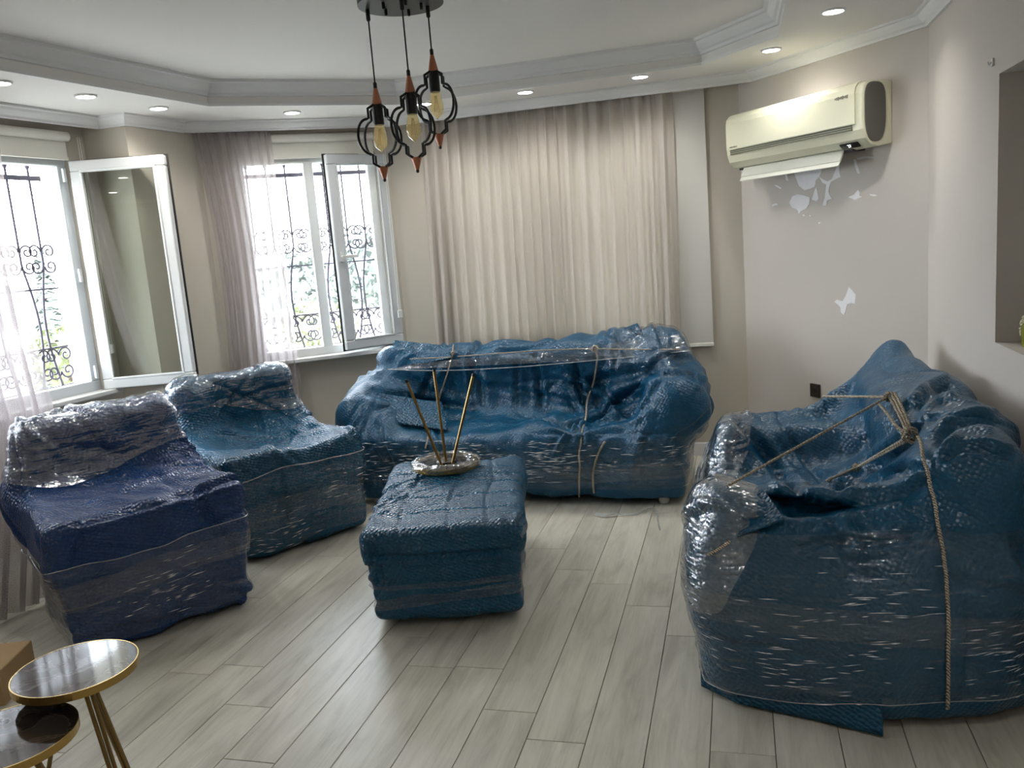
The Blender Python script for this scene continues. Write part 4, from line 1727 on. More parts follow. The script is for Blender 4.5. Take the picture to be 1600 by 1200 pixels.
def crease_px(V, nrm, lines, depth=0.02, width=6.0, front=True):
    """press a pinched fold along image polylines into the camera-facing side of the mesh"""
    px = project(V)
    face = ((CAM - V) * nrm).sum(1) > 0
    dsp = np.zeros(len(V))
    for item in lines:
        pl_, dp, wd = item if isinstance(item, tuple) and not np.isscalar(item[0]) and len(item) == 3 and np.isscalar(item[1]) else (item, depth, width)
        pl_ = np.asarray(pl_, float)
        best = np.full(len(V), 1e9)
        tt = np.zeros(len(V))
        for i in range(len(pl_) - 1):
            a, b = pl_[i], pl_[i + 1]
            ab = b - a
            t = np.clip(((px - a) @ ab) / (ab @ ab), 0, 1)
            dd = np.linalg.norm(px - a - t[:, None] * ab, axis=1)
            m_ = dd < best
            tt = np.where(m_, (i + t) / (len(pl_) - 1), tt)
            best = np.minimum(best, dd)
        prof = np.exp(-(best / wd) ** 2) - 0.55 * np.exp(-((best - 1.7 * wd) / (0.9 * wd)) ** 2)
        ends = np.clip(tt / 0.08, 0, 1) * np.clip((1 - tt) / 0.08, 0, 1)
        dsp += -dp * prof * np.where(ends > 0, np.maximum(ends, 0.15), 0)
    return V + nrm * (dsp * face)[:, None]


def pocket_px(V, nrm, poly, depth, soft=5.0):
    """push the visible surface inside an image polygon away from the viewer: an open fold"""
    px = project(V)
    poly = np.asarray(poly, float)
    n_ = len(poly)
    inside = np.zeros(len(V), bool)
    dist = np.full(len(V), 1e9)
    for i in range(n_):
        a, b = poly[i], poly[(i + 1) % n_]
        cond = ((a[1] > px[:, 1]) != (b[1] > px[:, 1]))
        xi = (b[0] - a[0]) * (px[:, 1] - a[1]) / (b[1] - a[1] + 1e-12) + a[0]
        inside ^= cond & (px[:, 0] < xi)
        ab = b - a
        t = np.clip(((px - a) @ ab) / (ab @ ab), 0, 1)
        dist = np.minimum(dist, np.linalg.norm(px - a - t[:, None] * ab, axis=1))
    face = ((CAM - V) * nrm).sum(1) > 0
    w_ = np.where(inside & face, np.clip(dist / soft, 0, 1), 0)
    dv = V - CAM
    dv /= np.linalg.norm(dv, axis=1, keepdims=True)
    return V + dv * (depth * w_)[:, None]


def hull2d(P):
    P = P[np.lexsort((P[:, 1], P[:, 0]))]

    def half(pts):
        out = []
        for p in pts:
            while len(out) >= 2 and (out[-1][0] - out[-2][0]) * (p[1] - out[-2][1]) - (out[-1][1] - out[-2][1]) * (p[0] - out[-2][0]) <= 0:
                out.pop()
            out.append(p)
        return out
    lo, hi = half(P), half(P[::-1])
    return np.array(lo[:-1] + hi[:-1])


def film_band(V, z0, z1, tilt=(0, 0), nl=14, nu=220, off=0.006, seed=0, wob=0.012, slack=0.004, arc=None):
    """stretch film pulled around the blanket between two heights; slices are convex so it spans hollows.
    tilt = dz/dx, dz/dy of the band; arc=(a0,a1) keeps only directions between these plan angles (deg)"""
    cen = V[:, :2].mean(0)
    zt = V[:, 2] - (V[:, 0] - cen[0]) * tilt[0] - (V[:, 1] - cen[1]) * tilt[1]
    if arc is None:
        ang = np.linspace(0, 2 * math.pi, nu, endpoint=False)
    else:
        ang = np.radians(np.linspace(arc[0], arc[1], nu))
    dirs = np.stack([np.cos(ang), np.sin(ang)], 1)
    rows = []
    nz_e0 = vnoise(np.stack([dirs[:, 0] * 3, dirs[:, 1] * 3, np.zeros(nu)], 1) + seed, seed)
    nz_e1 = vnoise(np.stack([dirs[:, 0] * 3, dirs[:, 1] * 3, np.zeros(nu) + 9], 1) + seed, seed + 1)
    for i in range(nl):
        t = i / (nl - 1)
        zl = z0 + (z1 - z0) * t
        sel = np.abs(zt - zl) < 0.022
        if sel.sum() < 12:
            continue
        H = hull2d(V[sel][:, :2])
        # radial distance of the hull along every direction
        A_ = H - cen
        B_ = np.roll(A_, -1, 0)
        rad = np.zeros(nu)
        for a, b in zip(A_, B_):
            den = dirs[:, 0] * (b[1] - a[1]) - dirs[:, 1] * (b[0] - a[0])
            num = a[0] * (b[1] - a[1]) - a[1] * (b[0] - a[0])
            with np.errstate(divide='ignore', invalid='ignore'):
                r_ = num / den
            # parameter along the edge
            hit = cen * 0
            px_ = dirs * r_[:, None]
            ee = b - a
            s_ = ((px_ - a) @ ee) / (ee @ ee + 1e-12)
            ok = (r_ > 0) & (s_ >= -1e-6) & (s_ <= 1 + 1e-6) & np.isfinite(r_)
            rad = np.where(ok, np.maximum(rad, r_), rad)
        # fill any missed
        if (rad <= 0).any():
            good = rad > 0
            rad = np.interp(np.arange(nu), np.arange(nu)[good], rad[good])
        rows.append((t, zl, rad))
    V2 = []
    for (t, zl, rad) in rows:
        rad = rad + off + slack * vnoise(np.stack([dirs[:, 0] * 5, dirs[:, 1] * 5, np.full(nu, zl * 45.0)], 1), seed + 3)
        xy = cen + dirs * rad[:, None]
        z = zl + (xy[:, 0] - cen[0]) * tilt[0] + (xy[:, 1] - cen[1]) * tilt[1] + wob * ((1 - t) * nz_e0 + t * nz_e1)
        V2.append(np.stack([xy[:, 0], xy[:, 1], np.maximum(z, 0.012)], 1))
    m_ = len(V2)
    V2 = np.concatenate(V2)
    lim = nu if arc is None else nu - 1
    Fs = [(i * nu + k, i * nu + (k + 1) % nu, (i + 1) * nu + (k + 1) % nu, (i + 1) * nu + k) for i in range(m_ - 1) for k in range(lim)]
    return V2, Fs


def film_skin(V, Q, nrm, mask, off=0.008, seed=0, rough=0.006, sc=9.0):
    """film lying on the blanket where mask(V) holds"""
    keep = mask[Q].all(1)
    q = Q[keep]
    ids = np.unique(q)
    mp = -np.ones(len(V), dtype=np.int64)
    mp[ids] = np.arange(len(ids))
    W = V[ids] + nrm[ids] * (off + rough * fbm(V[ids] * sc, seed + 40, 2) * 0.7)[:, None]
    qq = mp[q]
    # even out the cut edge
    E_ = np.concatenate([qq[:, [0, 1]], qq[:, [1, 2]], qq[:, [2, 3]], qq[:, [3, 0]]])
    key = np.sort(E_, 1)
    uq, cnt = np.unique(key, axis=0, return_counts=True)
    be = uq[cnt == 1]
    for _ in range(14):
        acc = np.zeros_like(W)
        num = np.zeros(len(W))
        for a, b in ((0, 1), (1, 0)):
            np.add.at(acc, be[:, a], W[be[:, b]])
            np.add.at(num, be[:, a], 1)
        on = num > 0
        W[on] = 0.5 * W[on] + 0.5 * acc[on] / num[on][:, None]
    return W, qq


def flap_sheet(c00, c10, c01, c11, nu=26, nv=16, amp=0.012, seed=0, curl=0.0, thick=0.007, ragged=0.0, sc=7.0):
    """loose sheet of blanket between four corners, wavy, given thickness afterwards"""
    c00, c10, c01, c11 = [np.asarray(c, float) for c in (c00, c10, c01, c11)]
    u, v = np.meshgrid(np.linspace(0, 1, nu), np.linspace(0, 1, nv), indexing='ij')
    u, v = u.ravel(), v.ravel()
    P = (c00[None] * ((1 - u) * (1 - v))[:, None] + c10[None] * (u * (1 - v))[:, None] + c01[None] * ((1 - u) * v)[:, None] + c11[None] * (u * v)[:, None])
    nr = np.cross(c10 - c00, c01 - c00)
    nr = nr / (np.linalg.norm(nr) + 1e-12)
    w_ = amp * fbm(P * sc, seed, 3) + curl * np.sin(math.pi * v) * (0.5 + 0.5 * np.sin(u * 5 + seed))
    P = P + nr * w_[:, None]
    if ragged:
        P = P + (c01 - c00)[None] * (ragged * vnoise(np.stack([u * 6, u * 0, u * 0], 1), seed + 2) * v)[:, None]
    Fs = [(i * nv + j, (i + 1) * nv + j, (i + 1) * nv + j + 1, i * nv + j + 1) for i in range(nu - 1) for j in range(nv - 1)]
    return P, Fs


def add_flap(root, corners, mat='blue', seed=0, thick=0.007, **kw):
    P, Fs = flap_sheet(*corners, seed=seed, **kw)
    o = mesh_obj('blanket_flap', P, Fs, mat, root, smooth=True)
    box_uv(o)
    s = o.modifiers.new('solid', 'SOLIDIFY')
    s.thickness = thick
    s.offset = 0
    return o


def add_film_sheet(root, corners, mat='film', seed=0, **kw):
    P, Fs = flap_sheet(*corners, seed=seed, **kw)
    return mesh_obj('stretch_film', P, Fs, mat, root, smooth=True)


def bvh_of(V, Q):
    return BVHTree.FromPolygons([tuple(p) for p in V], [tuple(int(i) for i in q) for q in Q])


def cast(bvh, x, y, off=0.0, fallback=None):
    d = ray(x, y)
    d = d / np.linalg.norm(d)
    loc, nr, i, dist = bvh.ray_cast(Vector(CAM), Vector(d))
    if loc is None and fallback is None:
        # just past the outline: take the nearest pixel that hits
        for rad in range(3, 90, 3):
            for k in range(16):
                a = 2 * math.pi * k / 16
                d = ray(x + rad * math.cos(a), y + rad * math.sin(a))
                d = d / np.linalg.norm(d)
                loc, nr, i, dist = bvh.ray_cast(Vector(CAM), Vector(d))
                if loc is not None:
                    break
            if loc is not None:
                break
    nr = np.array(nr)
    if nr @ d > 0:
        nr = -nr
    return np.array(loc) + nr * off


def smooth_path(pts, sub=8):
    """Catmull-Rom through points"""
    P = [np.asarray(p, float) for p in pts]
    P = [2 * P[0] - P[1]] + P + [2 * P[-1] - P[-2]]
    out = []
    for i in range(1, len(P) - 2):
        for k in range(sub):
            t = k / sub
            a, b, c, d = P[i - 1], P[i], P[i + 1], P[i + 2]
            out.append(0.5 * ((2 * b) + (c - a) * t + (2 * a - 5 * b + 4 * c - d) * t * t + (3 * b - a - 3 * c + d) * t ** 3))
    out.append(P[-2])
    return out


def rope(root, pts, r=0.0055, taut=False, name='rope'):
    if not taut:
        pts = smooth_path(pts, 10)
    # resample finely and twist two strands around the path
    P = np.array(pts)
    seg = np.linalg.norm(np.diff(P, axis=0), axis=1)
    L_ = np.concatenate([[0], np.cumsum(seg)])
    n_ = max(6, int(L_[-1] / 0.006))
    n_ = min(n_, 420)
    s_ = np.linspace(0, L_[-1], n_)
    Pp = np.stack([np.interp(s_, L_, P[:, i]) for i in range(3)], 1)
    T = np.gradient(Pp, axis=0)
    T /= np.linalg.norm(T, axis=1, keepdims=True) + 1e-12
    ref = np.array([0.31, 0.2, 0.93])
    U_ = np.cross(T, ref)
    U_ /= np.linalg.norm(U_, axis=1, keepdims=True) + 1e-12
    W_ = np.cross(T, U_)
    mb = MB()
    ph = s_ / 0.022 * 2 * math.pi
    for k in range(2):
        a = ph + math.pi * k
        mb.tube(list(Pp + r * 0.5 * (np.cos(a)[:, None] * U_ + np.sin(a)[:, None] * W_)), r * 0.62, 5)
    return mb.build(name, 'rope', root, smooth=True)


def knot(root, c, r, seed, tails=2):
    rr = np.random.default_rng(seed)
    pts = []
    for i in range(26):
        a = i * 0.9
        pts.append(np.asarray(c) + np.array([r * math.cos(a) * rr.uniform(0.5, 1), r * 0.6 * math.sin(a * 1.3), r * math.sin(a) * rr.uniform(0.6, 1)]))
    return rope(root, pts, 0.0055, name='knot')


def box_uv(o):
    """metre-scaled box-mapped UVs"""
    me = o.data
    nl, npol, nv = len(me.loops), len(me.polygons), len(me.vertices)
    co = np.zeros(nv * 3)
    me.vertices.foreach_get('co', co)
    co = co.reshape(-1, 3)
    li = np.zeros(nl, dtype=np.int32)
    me.loops.foreach_get('vertex_index', li)
    fnr = np.zeros(npol * 3)
    me.polygons.foreach_get('normal', fnr)
    ax = np.abs(fnr.reshape(-1, 3)).argmax(1)
    tot = np.zeros(npol, dtype=np.int32)
    me.polygons.foreach_get('loop_total', tot)
    axl = np.repeat(ax, tot)
    c = co[li]
    uv = np.where((axl == 0)[:, None], c[:, [1, 2]], np.where((axl == 1)[:, None], c[:, [0, 2]], c[:, [0, 1]]))
    lay = me.uv_layers.new(name='UVMap')
    lay.data.foreach_set('uv', uv.ravel())


def furniture(name, label, cat, loc, V, Q, nrm, mat, group=None):
    root = thing(name, label, cat, loc, group)
    box_uv(mesh_obj('blanket_cover', V, Q, mat, root, smooth=True))
    return root


def add_film(root, VF, mat):
    return mesh_obj('stretch_film', VF[0], VF[1], mat, root, smooth=True)


def film_glints(root, VF, nu, ncl, seed, zr=(0.0, 1.0), length=(0.02, 0.07)):
    """clusters of short white slivers that paint glints onto a film band"""
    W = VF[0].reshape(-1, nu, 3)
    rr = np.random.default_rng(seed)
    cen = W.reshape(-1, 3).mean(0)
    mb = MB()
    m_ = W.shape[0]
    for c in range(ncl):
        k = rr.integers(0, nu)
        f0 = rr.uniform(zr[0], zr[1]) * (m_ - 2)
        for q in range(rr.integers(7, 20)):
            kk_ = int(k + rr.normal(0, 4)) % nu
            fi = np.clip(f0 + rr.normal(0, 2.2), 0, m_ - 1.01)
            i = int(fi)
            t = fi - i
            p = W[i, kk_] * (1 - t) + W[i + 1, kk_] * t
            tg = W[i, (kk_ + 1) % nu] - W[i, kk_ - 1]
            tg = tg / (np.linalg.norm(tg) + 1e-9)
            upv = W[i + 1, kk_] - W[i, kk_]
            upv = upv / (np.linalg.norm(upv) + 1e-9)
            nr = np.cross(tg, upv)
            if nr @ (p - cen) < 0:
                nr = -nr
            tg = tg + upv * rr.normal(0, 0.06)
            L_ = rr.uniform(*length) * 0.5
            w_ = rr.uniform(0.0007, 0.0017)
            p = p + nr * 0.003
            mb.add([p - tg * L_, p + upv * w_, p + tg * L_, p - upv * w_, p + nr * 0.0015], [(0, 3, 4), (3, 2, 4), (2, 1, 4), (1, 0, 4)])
    return mb.build('film_glint', 'glint', root, kind='stuff')


def film_edge(root, VF, nu, top=True, r=0.0035, a0=0.0, a1=1.0):
    """rolled hem of a film band"""
    W = VF[0].reshape(-1, nu, 3)
    row = W[-1] if top else W[0]
    k0, k1 = int(a0 * nu), int(a1 * nu)
    ids = [i % nu for i in range(k0, k1)]
    mb = MB()
    mb.tube([row[i] for i in ids], r, 5, closed=(k1 - k0 >= nu))
    return mb.build('film_hem', 'film_scrap', root, smooth=True)


def add_foot(root, p, r=0.03):
    mb = MB()
    mb.lathe((p[0], p[1], 0), [(r * 0.75, 0.0), (r, 0.012), (r, 0.035), (r * 0.8, 0.06)], 20)
    return mb.build('foot', 'foot', root, smooth=True)


# ------------------------------------------------------------------ wrapped ottoman
OT_A = 14.0
OT_C = np.array([-1.345, 3.625])
RZ = rotz(OT_A)


def to_world(P, c, ang):
    a = math.radians(ang)
    R_ = np.array([[math.cos(a), -math.sin(a), 0], [math.sin(a), math.cos(a), 0], [0, 0, 1]])
    return P @ R_.T + np.array([c[0], c[1], 0])


def sdf_ott(P):
    sq = 1 - 0.035 * np.exp(-((P[:, 2] - 0.19) / 0.03) ** 2) - 0.05 * np.exp(-((P[:, 2] - 0.115) / 0.035) ** 2) - 0.015 * np.clip((0.12 - P[:, 2]) / 0.12, 0, 1)
    q = P.copy()
    q[:, 0] = P[:, 0] / sq
    q[:, 1] = P[:, 1] / (0.5 + 0.5 * sq)
    a = rbox(q, (0, 0, 0.235), (0.325, 0.53, 0.205), 0.045)
    a = smin(a, rbox(q, (0, 0, 0.368), (0.347, 0.54, 0.077), 0.045), 0.012)
    # straight fold lines on the top, about every 18 cm
    return a


V, Q = surface_nets(sdf_ott, (-0.42, -0.62, 0.005), (0.42, 0.62, 0.50), 0.0095)
V = relax(V, Q, 3)
nrm = vert_normals(V, Q)
d = 0
for lx in (-0.19, 0.02, 0.185):
    d = d - 0.008 * np.exp(-((V[:, 0] - lx - 0.01 * np.sin(V[:, 1] * 9)) / 0.007) ** 2)
for ly in (-0.30, -0.09, 0.10, 0.30):
    d = d - 0.007 * np.exp(-((V[:, 1] - ly - 0.012 * np.sin(V[:, 0] * 8 + ly * 9)) / 0.007) ** 2)
d = d * (V[:, 2] > 0.3)
# overlap step of the second sheet across the top
stp = 0.012 / (1 + np.exp(-(V[:, 1] - 0.16 - 0.12 * V[:, 0]) / 0.006)) * (V[:, 2] > 0.36)
V = V + nrm * (d + stp)[:, None]
V = wrinkle(V, nrm, 3, big=0.006, fine=0.0022, ridge=0.010, sc=(4, 4, 4), folds=12)
V = to_world(V, OT_C, OT_A)
V[:, 2] = np.maximum(V[:, 2], 0.006)
nrm = vert_normals(V, Q)
V = crease_px(V, nrm, [([(568, 868), (640, 872), (730, 866), (812, 858)], 0.016, 5), ([(566, 905), (590, 870), (575, 845)], 0.014, 5), ([(574, 960), (595, 910), (590, 880)], 0.014, 6), ([(826, 850), (812, 820), (820, 800)], 0.014, 5)])
nrm = vert_normals(V, Q)
ott = furniture('wrapped_ottoman', 'blue blanket-wrapped rectangular ottoman in the middle of the floor', 'ottoman', (OT_C[0], OT_C[1], 0), V, Q, nrm, 'blue')
add_film(ott, film_band(V, 0.185, 0.212, off=0.003, nl=4, seed=2, wob=0.006), 'film')
add_film(ott, film_band(V, 0.10, 0.15, tilt=(0.07, 0), off=0.003, nl=5, seed=3, wob=0.008), 'film_thin')
OT_BVH = bvh_of(V, Q)
# grey tape scrap on the front
tp0 = [cast(OT_BVH, x, y, 0.004) for x, y in ((800, 878), (820, 880), (822, 892), (803, 888))]
if all(t is not None for t in tp0):
    mb = MB()
    mb.prism(tp0, (0.002, -0.003, 0))
    mb.build('tape_scrap', 'film_back', ott)

# upturned tripod table lying top-down on the ottoman
tcen = onz(698, 729, 0.46)
near_ = np.linalg.norm(V[:, :2] - tcen[:2], axis=1) < 0.20
tz = float(V[near_, 2].max()) + 0.001
tcen = onz(698, 729, tz)
IT = thing('side_table', 'upturned round side table on the ottoman, brass legs up, top wrapped in film', 'side table', (tcen[0], tcen[1], tz))
mb = MB()
mb.lathe((tcen[0], tcen[1], tz), [(0.160, 0.004), (0.165, 0.008), (0.165, 0.024), (0.160, 0.026)], 40)
mb.build('table_top', 'marble', IT)
mb = MB()
kk = 40
Vr, Fr = [], []
prof = [(0.165, 0.002), (0.170, 0.002), (0.170, 0.028), (0.165, 0.028)]
for r_, z_ in prof:
    for i in range(kk):
        a = 2 * math.pi * i / kk
        Vr.append((tcen[0] + r_ * math.cos(a), tcen[1] + r_ * math.sin(a), tz + z_))
for i in range(4):
    for k in range(kk):
        Fr.append((i * kk + k, i * kk + (k + 1) % kk, ((i + 1) % 4) * kk + (k + 1) % kk, ((i + 1) % 4) * kk + k))
mb.add(Vr, Fr)
mb.build('rim', 'gold', IT)
mb = MB()
mb.lathe((tcen[0], tcen[1], tz), [(0.05, 0.026), (0.05, 0.032), (0.03, 0.036)], 16)
mb.build('hub', 'black', IT)
for (bx, by), (tx, ty) in (((690, 727), (635, 594)), ((697, 722), (678, 577)), ((707, 724), (740, 584))):
    b0 = onz(bx, by, tz + 0.03)
    b1 = onplane(tx, ty, (tcen[0], tcen[1]) if tx != 678 else (tcen[0] - 0.03, tcen[1] + 0.12), 15.5)
    mb = MB()
    mb.tube([b0, b1 - (b1 - b0) * 0.02], 0.0075, 10)
    lg = mb.build('leg', 'dgold', IT)
    mb = MB()
    mb.tube([b1 - (b1 - b0) * 0.03, b1], 0.0085, 10)
    mb.build('leg_tip', 'black', lg)
# film bundle round the disc
Vf, Ff = [], []
for i in range(9):
    ph = math.pi * 2 * i / 9
    for k in range(72):
        a = 2 * math.pi * k / 72
        rr_ = 0.148 + 0.036 * math.cos(ph) + 0.010 * math.sin(5 * a + i) * (1 if math.cos(ph) < 0 else 0.3) + 0.004 * math.sin(11 * a + 2 * i)
        zz = tz + 0.024 + 0.023 * math.sin(ph) + 0.004 * math.sin(7 * a + i * 2)
        Vf.append((tcen[0] + rr_ * math.cos(a), tcen[1] + rr_ * math.sin(a), max(zz, tz + 0.001)))
for i in range(9):
    for k in range(72):
        Ff.append((i * 72 + k, i * 72 + (k + 1) % 72, ((i + 1) % 9) * 72 + (k + 1) % 72, ((i + 1) % 9) * 72 + k))
mesh_obj('stretch_film', Vf, Ff, 'film_back', IT, smooth=True)


# ------------------------------------------------------------------ wrapped armchairs
def sdf_chair(sag):
    def f(P):
        base = rbox(P, (0, 0.295, 0.20), (0.385, 0.30, 0.19), 0.05)
        seat = rbox(P, (-0.01, 0.36, 0.465), (0.415, 0.375, 0.13), 0.05)
        back = rbox(P, (-0.04, 0.80, 0.69), (0.375, 0.10, 0.26), 0.085, rotx(16))
        a = smin(base, seat, 0.06)
        a = smin(a, back, 0.30)
        if sag > 0:
            a = smax(a, -ellips(P, (0.02, 0.33, 0.60 + 0.24 - sag), (0.33, 0.40, 0.24)), 0.10)
        return a
    return f


def make_chair(c, ang, sag, seed, mat, label, creases, film_top, skin_z, loc_h=1.0, sz=1.0):
    V, Q = surface_nets(sdf_chair(sag), (-0.56, -0.16, 0.004), (0.56, 1.14, 1.12), 0.0125)
    V = relax(V, Q, 4)
    nr = vert_normals(V, Q)
    V = wrinkle(V, nr, seed, big=0.010, fine=0.003, ridge=0.022, sc=(3, 3, 3), folds=34)
    # front edge fold line across the seat
    V[:, 2] *= sz
    Wd_ = to_world(V, c, ang)
    Wd_[:, 2] = np.maximum(Wd_[:, 2], 0.006)
    nr = vert_normals(Wd_, Q)
    Wd_ = crease_px(Wd_, nr, creases)
    nr = vert_normals(Wd_, Q)
    root = furniture('wrapped_armchair', label, 'armchair', (c[0], c[1], 0), Wd_, Q, nr, mat, None)
    loc = V
    m_ = (loc[:, 2] > skin_z + 0.05 * np.sin(loc[:, 0] * 6 + seed)) & (loc[:, 1] > 0.40)
    add_film(root, film_skin(Wd_, Q, nr, m_, 0.010, seed, 0.010, 8.0), 'film_back')
    return root, Wd_, Q, nr, loc


c1f = np.array([-2.235, 3.251])
A1 = 52.0
d1 = dirv(A1)[:2]
c1 = c1f - d1 * 0.375
CH1, V1, Q1, n1_, loc1 = make_chair(c1, A1, 0.0, 31, 'blue2', 'royal blue wrapped armchair nearest the left edge, its back in clear film',
    [([(110, 822), (200, 800), (300, 770), (392, 742)], 0.014, 5), ([(125, 765), (170, 752), (205, 745)], 0.012, 4), ([(290, 700), (350, 728)], 0.012, 4)], 0.42, 0.66)
fb = film_band(V1, 0.05, 0.40, tilt=(0.03, 0.02), off=0.005, nl=18, seed=5, wob=0.02, slack=0.006)
add_film(CH1, fb, 'film')
film_edge(CH1, fb, 220, True, 0.0018)
film_glints(CH1, fb, 220, 20, 51, (0.1, 0.95))
add_film(CH1, film_band(V1, 0.22, 0.33, tilt=(0.10, 0.05), off=0.010, nl=8, seed=6, wob=0.02), 'film_thin')
mb = MB()
for s_ in (-0.30, 0.30):
    pass
c2l, c2r = np.array([-2.512, 3.718]), np.array([-2.132, 4.305])
A2 = 55.0
d2 = dirv(A2)[:2]
c2 = c2r - d2 * 0.365
CH2, V2, Q2, n2_, loc2 = make_chair(c2, A2, 0.10, 47, 'blue', 'teal wrapped armchair between the royal blue one and the three-seat sofa',
    [([(335, 675), (385, 685), (425, 688), (470, 674), (520, 655)], 0.014, 4), ([(400, 640), (412, 680)], 0.012, 4), ([(480, 635), (530, 660), (560, 690)], 0.014, 4)], 0.42, 0.70)
fb = film_band(V2, 0.05, 0.47, tilt=(0.02, 0.02), off=0.006, nl=20, seed=8, wob=0.02, slack=0.006)
add_film(CH2, fb, 'film')
film_edge(CH2, fb, 220, True, 0.0026)
film_glints(CH2, fb, 220, 18, 52, (0.1, 0.95))
add_film(CH2, film_band(V2, 0.24, 0.36, tilt=(-0.08, 0.06), off=0.011, nl=8, seed=9, wob=0.03), 'film_thin')

# ------------------------------------------------------------------ three-seat sofa
SX0, SX1 = -2.62, -0.14          # outer arm limits


def sdf_sofa(P):
    base = rbox(P, (-1.385, 5.09, 0.245), (1.00, 0.345, 0.20), 0.05)
    seat = rbox(P, (-1.385, 5.06, 0.36), (0.98, 0.36, 0.085), 0.06)
    back = rbox(P, (-1.36, 5.36, 0.66), (0.98, 0.13, 0.27), 0.10, rotx(8))
    armr = capsule(P, (-0.35, 4.88, 0.56), (-0.40, 5.32, 0.62), 0.185)
    armr = smin(armr, rbox(P, (-0.46, 5.08, 0.30), (0.11, 0.33, 0.26), 0.06), 0.08)
    arml = capsule(P, (-2.40, 4.92, 0.53), (-2.36, 5.20, 0.62), 0.175)
    arml = smin(arml, rbox(P, (-2.28, 5.08, 0.30), (0.11, 0.30, 0.26), 0.06), 0.08)
    a = smin(base, seat, 0.05)
    a = smin(a, back, 0.26)
    a = smin(a, armr, 0.16)
    a = smin(a, arml, 0.16)
    # raised blanket corners over the back
    a = smin(a, ellips(P, (-0.72, 5.40, 0.90), (0.22, 0.09, 0.08)), 0.10)
    a = smin(a, ellips(P, (-2.22, 5.32, 0.86), (0.22, 0.09, 0.09)), 0.10)
    a = smin(a, rbox(P, (-0.58, 5.30, 0.72), (0.18, 0.16, 0.14), 0.10), 0.14)
    # notches where the ropes cut in
    for xr in (-2.0, -0.92):
        a = smax(a, -capsule(P, (xr, 5.10, 0.99), (xr, 5.7, 0.99), 0.055), 0.06)
    return a


V, Q = surface_nets(sdf_sofa, (-2.85, 4.55, 0.02), (0.05, 5.66, 1.10), 0.0135)
V = relax(V, Q, 4)
nrm = vert_normals(V, Q)
V = wrinkle(V, nrm, 71, big=0.014, fine=0.0035, ridge=0.032, sc=(2.6, 2.6, 2.6), folds=90)
V[:, 2] = np.maximum(V[:, 2], 0.045)
nrm = vert_normals(V, Q)
V = crease_px(V, nrm, [
    ([(835, 548), (842, 590), (846, 640)], 0.020, 5), ([(895, 560), (905, 605), (914, 635)], 0.026, 6), ([(760, 600), (830, 615), (905, 632)], 0.014, 6),
    ([(915, 600), (960, 590), (1010, 580), (1050, 580)], 0.028, 9), ([(1075, 585), (1100, 600)], 0.02, 5),
    ([(850, 655), (900, 670), (985, 650), (1010, 630)], 0.018, 6), ([(560, 610), (640, 625), (700, 635), (750, 640)], 0.018, 7),
    ([(690, 560), (672, 590), (655, 625)], 0.016, 5), ([(808, 560), (808, 640)], 0.010, 4), ([(748, 550), (755, 640)], 0.010, 4)])
V = np.column_stack([V[:, 0], V[:, 1], np.maximum(V[:, 2], 0.045)])
nrm = vert_normals(V, Q)
SOFA = furniture('wrapped_sofa', 'long teal blanket-wrapped three-seat sofa under the lace curtain', 'sofa', (-1.385, 5.05, 0), V, Q, nrm, 'blue_s')
SV, SQ = V, Q
SB = bvh_of(V, Q)
for p in ((-0.46, 4.80), (-2.28, 4.80), (-0.46, 5.36), (-2.28, 5.36)):
    add_foot(SOFA, p, 0.032)
fb = film_band(V, 0.10, 0.42, tilt=(0.0, 0.0), off=0.006, nl=18, nu=300, seed=12, wob=0.02, slack=0.006)
add_film(SOFA, fb, 'film')
film_glints(SOFA, fb, 300, 60, 54, (0.3, 0.98), (0.02, 0.09))
add_film(SOFA, film_band(V, 0.15, 0.24, tilt=(0.03, 0.0), off=0.012, nl=6, nu=300, seed=13, wob=0.02), 'film_thin')
m_ = (V[:, 0] > -0.80) & (V[:, 2] > 0.74 + 0.10 * (V[:, 0] + 0.5)) & (V[:, 2] < 1.05)
add_film(SOFA, film_skin(V, Q, nrm, m_, 0.010, 14, 0.010, 8.0), 'film')
# film strap pulled across the front of the back
mb = MB()
mb.tube(smooth_path([onY(606, 577, 5.13), onY(690, 579, 5.12), onY(800, 574, 5.12), onY(930, 563, 5.15), onY(1078, 548, 5.15)], 10), 0.0026, 6)
mb.build('film_hem', 'film_scrap', SOFA, smooth=True)
add_film_sheet(SOFA, (onY(608, 578, 5.14), onY(930, 563, 5.16), onY(640, 569, 5.15), onY(930, 540, 5.20)), 'film_back', seed=3, amp=0.008, nu=40)
add_film_sheet(SOFA, (onY(930, 563, 5.16), onY(1078, 548, 5.16), onY(930, 540, 5.20), onY(1060, 522, 5.26)), 'film_back', seed=4, amp=0.008, nu=26)
# loose blanket corners
add_flap(SOFA, (onY(606, 577, 5.20), onY(706, 560, 5.18), onY(615, 531, 5.30), onY(700, 541, 5.28)), seed=5, amp=0.010)
add_flap(SOFA, (onY(928, 545, 5.28), onY(1010, 528, 5.30), onY(934, 523, 5.36), onY(996, 506, 5.38)), seed=6, amp=0.010)
add_flap(SOFA, (onY(556, 655, 4.86), onY(700, 672, 4.84), onY(566, 612, 4.98), onY(690, 628, 5.02)), seed=7, amp=0.012)


def on_surf(bvh, px, off=0.008):
    dense = [px[0]]
    for a, b in zip(px[:-1], px[1:]):
        k = max(1, int(math.hypot(b[0] - a[0], b[1] - a[1]) / 7))
        dense += [(a[0] + (b[0] - a[0]) * i / k, a[1] + (b[1] - a[1]) * i / k) for i in range(1, k + 1)]
    P = np.array([cast(bvh, x, y, off) for x, y in dense])
    for _ in range(3):
        P[1:-1] = 0.25 * P[:-2] + 0.5 * P[1:-1] + 0.25 * P[2:]
    return list(P)


